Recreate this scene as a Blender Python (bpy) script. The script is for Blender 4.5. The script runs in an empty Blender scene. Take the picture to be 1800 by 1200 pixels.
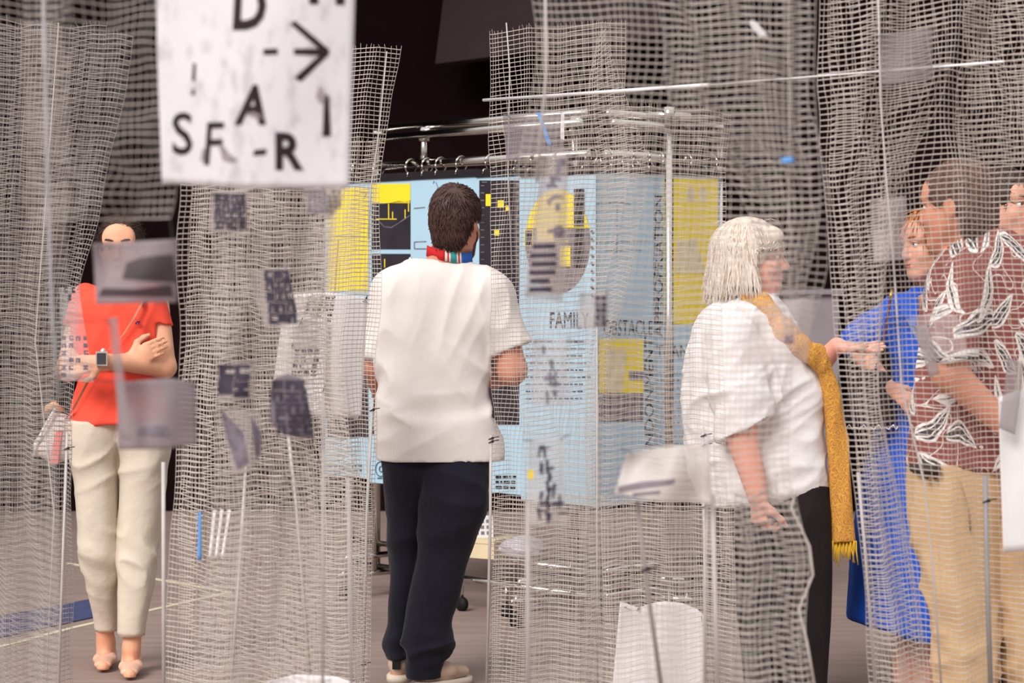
import bpy, math, random
import numpy as np
from mathutils import Vector
random.seed(7)
rng = np.random.default_rng(11)
C = bpy.context.scene
COL = C.collection
NETS = True
PEOPLE = True

# ------------------------------------------------------------------ camera, light, exposure
FPX, H0, YH = 4250.0, 1.46, 490.0          # focal length in pixels (85 mm), eye height, horizon row
cam_d = bpy.data.cameras.new('camera')
cam = bpy.data.objects.new('camera', cam_d)
COL.objects.link(cam)
cam.location = (0, 0, H0)
cam.rotation_euler = (math.radians(90), 0, 0)
cam_d.sensor_width = 36.0
cam_d.lens = 85.0
cam_d.shift_y = -(600.0 - YH) / 1800.0
cam_d.clip_start, cam_d.clip_end = 0.1, 200
cam_d.dof.use_dof = True
cam_d.dof.focus_distance = 8.6
cam_d.dof.aperture_fstop = 4.6
C.camera = cam

world = bpy.data.worlds.new('overcast_sky')
C.world = world
world.use_nodes = True
wn = world.node_tree
bg = wn.nodes['Background']
wtc = wn.nodes.new('ShaderNodeTexCoord')
wsep = wn.nodes.new('ShaderNodeSeparateXYZ')
wramp = wn.nodes.new('ShaderNodeValToRGB')
wn.links.new(wtc.outputs['Generated'], wsep.inputs[0])
cr_ = wramp.color_ramp                       # overcast: three times brighter overhead than at the horizon, dim ground below it
cr_.elements[0].position = 0.0
cr_.elements[0].color = (0.30, 0.28, 0.27, 1)
cr_.elements[1].position = 1.0
cr_.elements[1].color = (1.0, 0.98, 0.98, 1)
e_ = cr_.elements.new(0.49); e_.color = (0.30, 0.28, 0.27, 1)
e_ = cr_.elements.new(0.52); e_.color = (0.46, 0.45, 0.45, 1)
wadd = wn.nodes.new('ShaderNodeMapRange')
wadd.inputs['From Min'].default_value = -1.0
wn.links.new(wsep.outputs['Z'], wadd.inputs['Value'])
wn.links.new(wadd.outputs[0], wramp.inputs[0])
wn.links.new(wramp.outputs[0], bg.inputs['Color'])
bg.inputs['Strength'].default_value = 0.85

sun_d = bpy.data.lights.new('hazy_sun', 'SUN')
sun = bpy.data.objects.new('hazy_sun', sun_d)
COL.objects.link(sun)
sun.location = (-4, -4, 9)
sun_d.energy = 2.3
sun_d.angle = math.radians(28)
sun_d.color = (1.0, 0.94, 0.89)
sun.rotation_euler = Vector((0.50, 0.9, -0.80)).to_track_quat('-Z', 'Y').to_euler()

C.view_settings.view_transform = 'Standard'
C.view_settings.look = 'None'
C.view_settings.exposure = 0.5
C.view_settings.gamma = 1.0
C.view_settings.use_curve_mapping = False
C.cycles.max_bounces = 8
C.cycles.transparent_max_bounces = 24
C.cycles.use_denoising = True

# ------------------------------------------------------------------ helpers
def W(px, py, Y):
    return np.array([(px - 900.0) * Y / FPX, Y, H0 - (py - YH) * Y / FPX])

def srgb(*c):
    o = []
    for v in c:
        v = v / 255.0
        o.append(v / 12.92 if v <= 0.04045 else ((v + 0.055) / 1.055) ** 2.4)
    return (o[0], o[1], o[2], 1.0)

def mat(name, col, rough=0.8, metal=0.0, var=0.10, scale=8.0, stretch=(1, 1, 1), bump=0.0, bscale=60.0,
        bstretch=(1, 1, 1), sheen=0.0, sss=0.0, spec=0.3, trans=0.0):
    m = bpy.data.materials.new(name)
    m.use_nodes = True
    nt = m.node_tree
    p = nt.nodes['Principled BSDF']
    p.inputs['Roughness'].default_value = rough
    p.inputs['Metallic'].default_value = metal
    p.inputs['Specular IOR Level'].default_value = spec
    p.inputs['Sheen Weight'].default_value = sheen
    if sss:
        p.inputs['Subsurface Weight'].default_value = sss
        p.inputs['Subsurface Radius'].default_value = (0.02, 0.008, 0.004)
        p.inputs['Subsurface Scale'].default_value = 0.3
    tc = nt.nodes.new('ShaderNodeTexCoord')
    mp = nt.nodes.new('ShaderNodeMapping')
    mp.inputs['Scale'].default_value = stretch
    nz = nt.nodes.new('ShaderNodeTexNoise')
    nz.inputs['Scale'].default_value = scale
    nz.inputs['Detail'].default_value = 4
    nt.links.new(tc.outputs['Object'], mp.inputs[0])
    nt.links.new(mp.outputs[0], nz.inputs['Vector'])
    rp = nt.nodes.new('ShaderNodeValToRGB')
    rp.color_ramp.elements[0].position = 0.3
    rp.color_ramp.elements[1].position = 0.7
    rp.color_ramp.elements[0].color = [max(0, c * (1 - var)) for c in col[:3]] + [1]
    rp.color_ramp.elements[1].color = [min(1, c * (1 + var)) for c in col[:3]] + [1]
    nt.links.new(nz.outputs[0], rp.inputs[0])
    nt.links.new(rp.outputs[0], p.inputs['Base Color'])
    if bump:
        b = nt.nodes.new('ShaderNodeBump')
        b.inputs['Strength'].default_value = bump
        b.inputs['Distance'].default_value = 0.01
        n2 = nt.nodes.new('ShaderNodeTexNoise')
        n2.inputs['Scale'].default_value = bscale
        n2.inputs['Detail'].default_value = 5
        m2 = nt.nodes.new('ShaderNodeMapping')
        m2.inputs['Scale'].default_value = bstretch
        nt.links.new(tc.outputs['Object'], m2.inputs[0])
        nt.links.new(m2.outputs[0], n2.inputs['Vector'])
        nt.links.new(n2.outputs[0], b.inputs['Height'])
        nt.links.new(b.outputs[0], p.inputs['Normal'])
    if trans:
        out = nt.nodes['Material Output']
        mx = nt.nodes.new('ShaderNodeMixShader')
        tb = nt.nodes.new('ShaderNodeBsdfTranslucent')
        nt.links.new(rp.outputs[0], tb.inputs['Color'])
        mx.inputs[0].default_value = trans
        nt.links.new(p.outputs[0], mx.inputs[1])
        nt.links.new(tb.outputs[0], mx.inputs[2])
        nt.links.new(mx.outputs[0], out.inputs['Surface'])
    return m

def haze_mat(name, col, opac=0.5, rough=0.5, var=0.25, scale=12.0):
    """Milky plastic foil: partly clear, partly matte."""
    m = mat(name, col, rough, var=0.12, scale=scale, spec=0.5)
    nt = m.node_tree
    p = nt.nodes['Principled BSDF']
    out = nt.nodes['Material Output']
    tr = nt.nodes.new('ShaderNodeBsdfTransparent')
    mx = nt.nodes.new('ShaderNodeMixShader')
    nz = nt.nodes.new('ShaderNodeTexNoise')
    nz.inputs['Scale'].default_value = scale
    tc = nt.nodes.new('ShaderNodeTexCoord')
    nt.links.new(tc.outputs['Object'], nz.inputs['Vector'])
    mr = nt.nodes.new('ShaderNodeMapRange')
    mr.inputs['From Min'].default_value = 0.3
    mr.inputs['From Max'].default_value = 0.7
    mr.inputs['To Min'].default_value = opac * (1 - var)
    mr.inputs['To Max'].default_value = min(1, opac * (1 + var))
    nt.links.new(nz.outputs[0], mr.inputs['Value'])
    nt.links.new(mr.outputs[0], mx.inputs[0])
    nt.links.new(tr.outputs[0], mx.inputs[1])
    nt.links.new(p.outputs[0], mx.inputs[2])
    nt.links.new(mx.outputs[0], out.inputs['Surface'])
    return m

def raw_mesh(name, V, F, smooth=True):
    """V (n,3), F (m,3) or (m,4) integer array, or a ragged list."""
    me = bpy.data.meshes.new(name)
    V = np.asarray(V, dtype=np.float32)
    if isinstance(F, np.ndarray) and F.ndim == 2:
        m, k = F.shape
        me.vertices.add(len(V))
        me.vertices.foreach_set('co', V.ravel())
        me.loops.add(m * k)
        me.loops.foreach_set('vertex_index', F.astype(np.int32).ravel())
        me.polygons.add(m)
        me.polygons.foreach_set('loop_start', (np.arange(m) * k).astype(np.int32))
        me.polygons.foreach_set('use_smooth', np.full(m, smooth))
        me.update(calc_edges=True)
    else:
        me.from_pydata([tuple(map(float, v)) for v in V], [], [tuple(int(i) for i in f) for f in F])
        if smooth:
            me.polygons.foreach_set('use_smooth', np.full(len(me.polygons), True))
        me.update()
    return me

def obj(name, V, F, m, parent=None, smooth=True):
    """Mesh object. Vertices are given in the parent's frame (or the world's)."""
    me = raw_mesh(name, V, F, smooth)
    o = bpy.data.objects.new(name, me)
    COL.objects.link(o)
    if m is not None:
        me.materials.append(m)
    if parent is not None:
        o.parent = parent
    return o

def tag(o, label=None, cat=None, group=None, kind=None):
    if label: o['label'] = label
    if cat: o['category'] = cat
    if group: o['group'] = group
    if kind: o['kind'] = kind
    return o

def thing(name, label, cat, loc=(0, 0, 0), group=None):
    o = bpy.data.objects.new(name, None)
    o.empty_display_size = 0.1
    COL.objects.link(o)
    o.location = tuple(float(v) for v in loc)
    return tag(o, label, cat, group)

class MB:
    """Collects simple solids into one mesh."""
    def __init__(s): s.V, s.F = [], []
    def add(s, V, F):
        b = len(s.V)
        s.V.extend([tuple(v) for v in V])
        s.F.extend([tuple(i + b for i in f) for f in F])
        return s
    def box(s, lo, hi):
        x0, y0, z0 = lo; x1, y1, z1 = hi
        V = [(x0,y0,z0),(x1,y0,z0),(x1,y1,z0),(x0,y1,z0),(x0,y0,z1),(x1,y0,z1),(x1,y1,z1),(x0,y1,z1)]
        F = [(0,3,2,1),(4,5,6,7),(0,1,5,4),(1,2,6,5),(2,3,7,6),(3,0,4,7)]
        return s.add(V, F)
    def tube(s, pts, r, n=8, caps=True):
        pts = [np.array(p, float) for p in pts]
        rs = r if hasattr(r, '__len__') else [r] * len(pts)
        V, F = [], []
        ref = None
        for i, p in enumerate(pts):
            t = pts[min(i + 1, len(pts) - 1)] - pts[max(i - 1, 0)]
            t = t / (np.linalg.norm(t) + 1e-9)
            if ref is None:
                ref = np.array([0, 0, 1.0]) if abs(t[2]) < 0.9 else np.array([1.0, 0, 0])
            a = np.cross(t, ref); a /= np.linalg.norm(a) + 1e-9
            b = np.cross(t, a)
            ref = np.cross(a, t) if False else ref
            for j in range(n):
                an = 2 * math.pi * j / n
                V.append(p + rs[i] * (math.cos(an) * a + math.sin(an) * b))
        for i in range(len(pts) - 1):
            for j in range(n):
                k = (j + 1) % n
                F.append((i*n+j, i*n+k, (i+1)*n+k, (i+1)*n+j))
        if caps:
            F.append(tuple(range(n))[::-1])
            F.append(tuple((len(pts)-1)*n + j for j in range(n)))
        return s.add(V, F)
    def build(s, name, m, parent=None, smooth=False):
        return obj(name, s.V, s.F, m, parent, smooth)

_TXT = {}
def glyphs(body, bold=0.0):
    """Flat text mesh, scaled to the unit square: (V2, F)."""
    key = (body, bold)
    if key not in _TXT:
        cu = bpy.data.curves.new('lettering', 'FONT')
        cu.body = body
        cu.offset = bold
        cu.resolution_u = 3
        ob = bpy.data.objects.new('lettering', cu)
        COL.objects.link(ob)
        dg = bpy.context.evaluated_depsgraph_get()
        me = bpy.data.meshes.new_from_object(ob.evaluated_get(dg))
        V = np.array([v.co[:2] for v in me.vertices])
        F = [tuple(p.vertices) for p in me.polygons]
        bpy.data.objects.remove(ob); bpy.data.curves.remove(cu); bpy.data.meshes.remove(me)
        lo, hi = V.min(0), V.max(0)
        _TXT[key] = ((V - lo) / np.maximum(hi - lo, 1e-6), F)
    return _TXT[key]

def hash3(ix, iy, iz):
    h = (ix * 374761393 + iy * 668265263 + iz * 2147483647 + 974711) & 0xFFFFFFFF
    h = ((h ^ (h >> 13)) * 1274126177) & 0xFFFFFFFF
    h = h ^ (h >> 16)
    return (h & 0xFFFF) / 65535.0

def vnoise(P):
    P = np.asarray(P, float)
    i = np.floor(P).astype(np.int64)
    f = P - i
    f = f * f * (3 - 2 * f)
    r = 0
    for dx in (0, 1):
        wx = f[..., 0] if dx else 1 - f[..., 0]
        for dy in (0, 1):
            wy = f[..., 1] if dy else 1 - f[..., 1]
            for dz in (0, 1):
                wz = f[..., 2] if dz else 1 - f[..., 2]
                r = r + wx * wy * wz * hash3(i[..., 0] + dx, i[..., 1] + dy, i[..., 2] + dz)
    return r

def fnoise(P):
    return (vnoise(P) + 0.5 * vnoise(np.asarray(P) * 2.03 + 7.7) + 0.25 * vnoise(np.asarray(P) * 4.1 + 3.1)) / 1.75

def wpart(mb, name, m, parent, smooth=False):
    """Part whose vertices are world coordinates."""
    o = mb.build(name, m, parent, smooth)
    o.location = -parent.location
    return o

# ------------------------------------------------------------------ materials
M_black = mat('black_wall', srgb(24, 12, 14), 0.95, var=0.3, scale=1.5, spec=0.05)
M_slab = mat('dark_grey_panel', srgb(58, 48, 50), 0.9, var=0.1, scale=2, spec=0.1)
M_floor = mat('worn_floor', srgb(150, 130, 122), 0.75, var=0.13, scale=2.2, stretch=(1.0, 7, 1), bump=0.15, bscale=30, bstretch=(1, 8, 1))
M_grey = mat('grey_panel', srgb(142, 134, 140), 0.8, var=0.05)
M_mat = mat('blue_mat', srgb(70, 76, 112), 0.9, var=0.15, scale=20)
M_tape = mat('cream_tape', srgb(225, 215, 185), 0.6, var=0.05)
M_chrome = mat('chrome', srgb(205, 200, 195), 0.16, metal=1.0, var=0.05)
M_steel = mat('dull_steel', srgb(190, 185, 182), 0.4, metal=0.7, var=0.1, scale=40)
M_rubber = mat('black_rubber', srgb(25, 22, 24), 0.7)
M_blue = mat('poster_blue', srgb(172, 206, 226), 0.75, var=0.02, scale=3)
M_yellow = mat('poster_yellow', srgb(246, 220, 46), 0.75, var=0.03, scale=3)
M_dark = mat('poster_dark', srgb(46, 42, 50), 0.75, var=0.25, scale=9)
M_mid = mat('poster_grey', srgb(120, 110, 118), 0.75, var=0.4, scale=14)
M_ink = mat('ink', srgb(64, 70, 84), 0.8)
M_ink2 = mat('dark_ink', srgb(34, 30, 36), 0.8)
M_bar = mat('black_bar', srgb(38, 34, 38), 0.5)
M_pink = mat('pink_dot', srgb(230, 50, 120), 0.5)
M_cream = mat('cream_card', srgb(222, 205, 170), 0.8, var=0.05)
M_paper = mat('white_paper', srgb(236, 234, 236), 0.85, var=0.03, scale=10, trans=0.2)
M_net = mat('glass_fibre', srgb(224, 214, 206), 0.6, var=0.05, scale=30, trans=0.15)
M_net2 = mat('glass_fibre_grey', srgb(194, 186, 182), 0.6, var=0.05, scale=30, trans=0.15)
M_rod = mat('pale_rod', srgb(190, 184, 182), 0.45, var=0.06, scale=30)
M_tie = mat('black_tie', srgb(40, 34, 38), 0.5)

# ------------------------------------------------------------------ setting
BACK = 15.2
def struct(name, mb, m):
    o = mb.build(name, m)
    o['kind'] = 'structure'
    return o
struct('floor', MB().box((-6, -1.0, -0.1), (6, BACK, 0.0)), M_floor)
struct('wall_back', MB().box((-6, BACK, -0.1), (6, BACK + 0.2, 6.0)), M_black)
struct('wall_left', MB().box((-6.2, 10.5, -0.1), (-6, BACK + 0.2, 6.0)), M_black)
struct('wall_right', MB().box((6, 10.5, -0.1), (6.2, BACK + 0.2, 6.0)), M_black)
struct('ceiling', MB().box((-6.2, 11.8, 6.0), (6.2, BACK + 0.2, 6.2)), M_black)
# sloped dark grey slab hung high at the back
a, b = W(765, 112, 15.0), W(872, 98, 14.6)
sl = MB()
p0, p1 = W(765, 112, 14.9), W(1160, 62, 13.9)
V = []
for p, h, l in ((p0, 1.2, 0.10), (p1, 1.2, 0.0)):
    V += [p, p + np.array([0.07 * 1, 0.12, 0]), p + np.array([0.12 + l, 0.12, h]), p + np.array([0.05 + l, 0.0, h])]
sl.add(V, [(0, 4, 5, 1), (1, 5, 6, 2), (2, 6, 7, 3), (3, 7, 4, 0), (0, 1, 2, 3), (4, 7, 6, 5)])
struct('trim_1', sl, M_slab)
# low grey partition against the back wall
gp = MB()
g0, g1 = W(1378, 517, 14.8), W(1474, 517, 14.8)
gp.box((g0[0], 14.8, 0.0), (g1[0], 15.15, g0[2]))
gp.box((g0[0] - 0.02, 14.77, g0[2]), (g1[0] + 0.02, 15.17, g0[2] + 0.03))
struct('trim_2', gp, M_grey)
# floor markings and mat
def strip(name, pxs, w, m, label, cat):
    P = [np.array([(px - 900) / (py - YH) * H0, FPX * H0 / (py - YH), 0]) for px, py in pxs]
    mb = MB()
    for p, q in zip(P[:-1], P[1:]):
        t = (q - p) / np.linalg.norm(q - p); n = np.array([-t[1], t[0], 0]) * w / 2
        V = [p - n, q - n, q + n, p + n]
        mb.add([v + [0, 0, 0.0005] for v in V] + [v + [0, 0, 0.003] for v in V],
               [(4, 5, 6, 7), (0, 1, 5, 4), (1, 2, 6, 5), (2, 3, 7, 6), (3, 0, 4, 7)])
    return tag(mb.build(name, m), label, cat)
strip('floor_tape', [(-60, 1152), (130, 1103), (405, 1041)], 0.03, M_tape, 'long cream tape line across the floor behind the woman in red', 'tape')
strip('floor_tape', [(405, 1041), (275, 1018), (120, 990)], 0.03, M_tape, 'short cream tape line running back from the tape corner', 'tape')
def fp(px, py): return np.array([(px - 900) / (py - YH) * H0, FPX * H0 / (py - YH), 0])
Q = [fp(-30, 1128), fp(165, 1086), fp(172, 1052), fp(-30, 1090)]
tag(MB().add([v + [0, 0, 0.0005] for v in Q] + [v + [0, 0, 0.006] for v in Q],
             [(4, 5, 6, 7), (0, 1, 5, 4), (1, 2, 6, 5), (2, 3, 7, 6), (3, 0, 4, 7)]).build('floor_mat', M_mat),
    'dull blue mat lying on the floor behind the woman in red', 'mat')

# ------------------------------------------------------------------ chrome racks
A1, B1 = W(560, YH, 11.42), W(1046, YH, 10.0)
A2, B2 = W(1050, YH, 9.98), W(1290, YH, 10.72)
for p in (A1, B1, A2, B2): p[2] = 0
def on(line, px):
    A, B = line
    k = (px - 900) / FPX
    t = (k * A[1] - A[0]) / ((B[0] - A[0]) - k * (B[1] - A[1]))
    return A + t * (B - A)
R1, R2 = (A1, B1), (A2, B2)
def rack(name, label, line, pa, pb, ta, tb, posts, up, lo, casters, feet):
    A, B = line
    t = (B - A) / np.linalg.norm(B - A); n = np.array([t[1], -t[0], 0]);  n = -n if n[1] > 0 else n
    P, Q = on(line, pa), on(line, pb)
    P_, Q_ = on(line, ta), on(line, tb)
    r = thing(name, label, 'clothes rack', (P + Q) / 2)
    back = -n * 0.05
    z = lambda p, h: p + np.array([0, 0, h])
    for off, dz in ((0.0, .022), (-0.03, -.020)):
        wpart(MB().tube([z(P_ + back - n * off, up + dz), z(Q_ + back - n * off, up + dz)], 0.0185, 12), 'top_rail', M_chrome, r, True)
    wpart(MB().tube([z(P, lo), z(Q, lo)], 0.021, 12), 'hanging_rail', M_chrome, r, True)
    for h in (0.135, 0.24):
        wpart(MB().tube([z(P_ + back, h), z(Q_ + back, h)], 0.013, 10), 'base_rail', M_chrome, r, True)
    for px, z0, z1 in posts:
        p = on(line, px) + back * 0.9
        wpart(MB().tube([z(p, z0), z(p, z1)], 0.019, 12), 'post', M_chrome, r, True)
        mb = MB()
        mb.tube([z(p - t * 0.05, up - 0.012), z(p + t * 0.05, up - 0.012)], 0.024, 12)
        mb.tube([z(p, up - 0.05), z(p, up + 0.012)], 0.026, 12)
        wpart(mb, 'clamp', M_chrome, r, True)
    for px in feet:
        p = on(line, px)
        for h, s in ((0.11, 0.20), (0.19, 0.16)):
            wpart(MB().tube([z(p - n * s, h), z(p + n * s, h)], 0.014, 10), 'foot', M_chrome, r, True)
    for px, s in casters:
        p = on(line, px) + n * s
        c = wpart(MB().tube([z(p - n * 0.012, 0.03), z(p + n * 0.012, 0.03)], 0.03, 14), 'caster', M_rubber, r, True)
        wpart(MB().tube([z(p, 0.055), z(p, 0.14)], 0.008, 8), 'caster_stem', M_chrome, r, True)
    return r
rack('clothes_rack', 'chrome clothes rack holding the row of posters behind the man in the white tee', R1, 584, 1038, 600, 1018,
     [(648, 0.1, 2.14), (732, 1.93, 2.14), (996, 0.1, 2.14)], 2.13, 1.975, [(655, 0.17), (812, 0.0), (960, 0.17), (890, 0.0)], [655, 960])
rack('clothes_rack', 'chrome clothes rack with clamped post beside the grey-haired woman', R2, 1062, 1288, 1082, 1288,
     [(1280, 0.1, 2.14)], 2.13, 1.975, [(1150, 0.17), (1280, 0.17)], [1150, 1280])
# free-standing front post of the second rack
pf = on(R2, 1176); 
wr = thing('rack_post', 'chrome upright post standing in front of the yellow poster right of centre', 'post', (0.64, 9.86, 0))
wr.location = tuple(W(1176, YH, 9.86) * np.array([1, 1, 0]))
bx, by = wr.location[0], wr.location[1]
wpart(MB().tube([(bx, by, 0.02), (bx, by, 2.13)], 0.018, 14), 'tube', M_chrome, wr, True)
mb = MB().tube([(bx - 0.09, by, 2.125), (bx + 0.09, by, 2.125)], 0.02, 12); mb.tube([(bx, by, 2.10), (bx, by, 2.16)], 0.03, 12)
wpart(mb, 'clamp', M_chrome, wr, True)
wpart(MB().tube([(bx, by, 0.0), (bx, by, 0.02)], 0.09, 20), 'base_plate', M_chrome, wr, True)

# things lying on the base of the rack
p = on(R1, 862)
bxm = thing('box', 'small cream box resting on the base rails of the rack', 'box', p + [0, 0, 0.256])
tv = (B1 - A1) / np.linalg.norm(B1 - A1)
bxm.rotation_euler.z = math.atan2(tv[1], tv[0]) + 0.3
bm_ = MB().box((-0.075, -0.09, 0), (0.075, 0.09, 0.065)); bm_.build('body', M_cream, bxm)
MB().box((-0.078, -0.093, 0.065), (0.078, 0.093, 0.082)).build('lid', M_cream, bxm)
cd = thing('card', 'white printed card standing on the cream box', 'card', p + [-0.03, 0.0, 0.335])
cd.rotation_euler = (math.radians(-18), 0, 0.15)
MB().box((-0.045, 0, 0), (0.045, 0.003, 0.10)).build('sheet', M_paper, cd)
mk = MB()
for i in range(3):
    for j in range(3): mk.box((-0.035 + 0.025 * i, -0.001, 0.015 + 0.026 * j), (-0.02 + 0.025 * i, 0.0, 0.03 + 0.026 * j))
mk.build('print', M_mid, cd)['kind'] = 'stuff'
pb_ = on(R1, 918)
bg_ = thing('plastic_bag', 'crumpled pale grey plastic bag beside the cream box on the rack base', 'bag', pb_ + [0, 0, 0.262])
nu, nv = 18, 12
u, v = np.meshgrid(np.linspace(0, 2 * math.pi, nu, endpoint=False), np.linspace(0.02, math.pi - 0.02, nv), indexing='ij')
D = np.stack([np.cos(u) * np.sin(v), np.sin(u) * np.sin(v), np.cos(v)], -1)
rr = 0.75 + 0.5 * fnoise(D * 3.1 + 5)
Vb = D * rr[..., None] * np.array([0.10, 0.07, 0.05]) + [0, 0, 0.05]
Fb = [(i * nv + j, ((i + 1) % nu) * nv + j, ((i + 1) % nu) * nv + j + 1, i * nv + j + 1) for i in range(nu) for j in range(nv - 1)]
obj('body', Vb.reshape(-1, 3), Fb, mat('grey_plastic', srgb(190, 188, 200), 0.35, var=0.1), bg_, False)

# ------------------------------------------------------------------ posters
class Poster:
    """Printed sheet hanging from the rail. Content is placed by its place on the sheet's plane."""
    def __init__(s, label, line, x0, x1, y0, y1, fwd, hooks, m=None):
        s.line = line
        A, B = line
        t = (B - A) / np.linalg.norm(B - A); n = np.array([t[1], -t[0], 0]); n = -n if n[1] > 0 else n
        s.n, s.t = n, t
        s.A, s.B = A + n * fwd, B + n * fwd
        p0, p1 = s.pt(x0, y0), s.pt(x1, y0)
        s.root = thing('poster', label, 'poster', (p0 + p1) / 2 * [1, 1, 0] + [0, 0, s.pt(x0, y1)[2]], 'posters hung on the chrome racks')
        zt, zb = s.pt((x0 + x1) / 2, y0)[2], s.pt((x0 + x1) / 2, y1)[2]
        s.zt, s.zb = zt, zb
        a, b = s.pt(x0, YH) * [1, 1, 0], s.pt(x1, YH) * [1, 1, 0]
        k = -n * 0.003
        V = []
        N = 7
        for i in range(N):
            for z in (zb, zt):
                q = a + (b - a) * i / (N - 1) + [0, 0, z]
                V += [q, q + k]
        F = []
        for i in range(N - 1):
            o = i * 4
            F += [(o, o + 4, o + 6, o + 2), (o + 1, o + 3, o + 7, o + 5), (o, o + 1, o + 5, o + 4), (o + 2, o + 6, o + 7, o + 3)]
        F += [(0, 2, 3, 1), ((N-1)*4, (N-1)*4+1, (N-1)*4+3, (N-1)*4+2)]
        wpart(MB().add(V, F), 'sheet', m or M_blue, s.root)
        # header bar, rings and clips
        h = 0.035
        mb = MB()
        V = [a + [0, 0, zt - 0.003] + n * 0.006, b + [0, 0, zt - 0.003] + n * 0.006, b + [0, 0, zt - 0.003] - n * 0.008, a + [0, 0, zt - 0.003] - n * 0.008]
        V += [v + [0, 0, h] for v in V]
        mb.add(V, [(0, 3, 2, 1), (4, 5, 6, 7), (0, 1, 5, 4), (1, 2, 6, 5), (2, 3, 7, 6), (3, 0, 4, 7)])
        wpart(mb, 'header_bar', M_bar, s.root)
        for hx in hooks:
            c = s.pt(hx, YH) * [1, 1, 0]
            off = -n * fwd
            cc = c + off + [0, 0, 1.968]
            ring = MB().tube([cc + 0.033 * (math.cos(q) * n + math.sin(q) * np.array([0, 0, 1])) + t * 0.004 * math.sin(q) for q in np.linspace(0, 2 * math.pi, 15)], 0.004, 6)
            wpart(ring, 'ring', M_chrome, s.root, True)
            cl = MB().tube([cc + [0, 0, -0.033], c + n * 0.008 + [0, 0, zt + 0.03], c + n * 0.010 + [0, 0, zt + 0.012]], 0.0045, 6)
            wpart(cl, 'clip', M_chrome, s.root, True)
    def pt(s, px, py, off=0.0):
        k = (px - 900) / FPX
        A, B = s.A, s.B
        t = (k * A[1] - A[0]) / ((B[0] - A[0]) - k * (B[1] - A[1]))
        q = A + t * (B - A)
        q = q + [0, 0, H0 - (py - YH) * q[1] / FPX]
        return q + s.n * off
    def poly(s, name, pts, m, off=0.002, parent=None):
        V = [s.pt(x, y, off) for x, y in pts]
        mb = MB(); mb.add(V, [tuple(range(len(V)))])
        return wpart(mb, name, m, s.root)
    def rect(s, name, x0, y0, x1, y1, m, off=0.002):
        return s.poly(name, [(x0, y1), (x1, y1), (x1, y0), (x0, y0)], m, off)
    def lines(s, name, segs, m, w=1.2, off=0.003, stuff=True):
        mb = MB()
        for x0, y0, x1, y1 in segs:
            l = math.hypot(x1 - x0, y1 - y0) + 1e-6
            nx, ny = -(y1 - y0) / l * w / 2, (x1 - x0) / l * w / 2
            V = [s.pt(x0 - nx, y0 - ny, off), s.pt(x1 - nx, y1 - ny, off), s.pt(x1 + nx, y1 + ny, off), s.pt(x0 + nx, y0 + ny, off)]
            mb.add(V, [(0, 3, 2, 1)])
        o = wpart(mb, name, m, s.root)
        if stuff: o['kind'] = 'stuff'
        return o
    def text(s, body, x0, y0, x1, y1, m, up=False, off=0.004, bold=0.0):
        G, F = glyphs(body, bold)
        if up:
            V = [s.pt(x0 + (1 - g[1]) * (x1 - x0), y1 - g[0] * (y1 - y0), off) for g in G]
        else:
            V = [s.pt(x0 + g[0] * (x1 - x0), y1 - g[1] * (y1 - y0), off) for g in G]
        return wpart(MB().add(V, F), 'lettering', m, s.root)

r7 = random.Random(3)
def small_print(x0, y0, x1, y1, n):
    out = []
    for i in range(n):
        y = y0 + (y1 - y0) * i / max(1, n - 1)
        x = x0
        end = x1 - r7.random() * (x1 - x0) * 0.2
        while x < end:
            w = 3 + r7.random() * 9
            out.append((x, y, min(x + w, end), y)); x += w + 2.5
    return out

P1 = Poster('tall blue poster with yellow upper half, leftmost on the rack', R1, 571, 652, 321, 836, 0.0, [606, 628])
P1.rect('image', 576, 330, 648, 512, M_yellow)
P1.rect('image', 576, 530, 648, 768, M_dark)
P1.lines('drawing', [(580, 415, 646, 416), (596, 420, 590, 510), (634, 338, 646, 338), (646, 338, 640, 350)], M_mid, 1.3)
P1.lines('small_print', small_print(577, 818, 640, 826, 2), M_ink, 3)
P2 = Poster('blue-edged poster with yellow sky over black land, left of the white-teed man', R1, 648, 726, 317, 851, 0.012, [662, 719])
P2.rect('image', 654, 323, 722, 357, M_yellow)
P2.poly('image', [(654, 438), (722, 438), (722, 352), (712, 354), (700, 353), (688, 356), (676, 358), (654, 358)], M_dark)
P2.rect('image', 654, 446, 722, 560, M_dark)
P2.rect('image', 654, 566, 722, 764, M_dark)
P2.lines('drawing', [(684, 358, 684, 385), (662, 385, 698, 385), (713, 368, 713, 384), (719, 352, 719, 372), (691, 372, 691, 384), (677, 455, 677, 470)], M_yellow, 1.6)
P2.lines('drawing', [(668, 390, 676, 398), (676, 398, 688, 400), (688, 400, 700, 393), (700, 393, 722, 378)], M_mid, 1.4)
ring = [(670 + 9 * math.cos(q), 824 + 13 * math.sin(q)) for q in np.linspace(0, 2 * math.pi, 22)]
P2.lines('emblem', [(*ring[i], *ring[i + 1]) for i in range(21)], M_ink, 1.4)
ring = [(671 + 3.5 * math.cos(q), 824 + 5 * math.sin(q)) for q in np.linspace(0.6, 2 * math.pi - 0.6, 14)]
P2.lines('emblem', [(*ring[i], *ring[i + 1]) for i in range(13)], M_ink, 1.6)
P2.lines('small_print', small_print(664, 840, 680, 842, 1), M_ink, 2)
P3 = Poster('pale blue poster with thin line drawing behind the head of the white-teed man', R1, 723, 842, 312, 858, 0.024, [744, 768, 804])
P3.lines('drawing', [(728, 366, 748, 364), (767, 320, 772, 334), (762, 322, 764, 318), (729, 425, 750, 424), (729, 437, 750, 437), (729, 425, 729, 437)], M_mid, 1.3)
P4 = Poster('blue-framed black poster with small yellow marks right of the head of the white-teed man', R1, 838, 918, 309, 866, 0.036, [852, 905])
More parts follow.
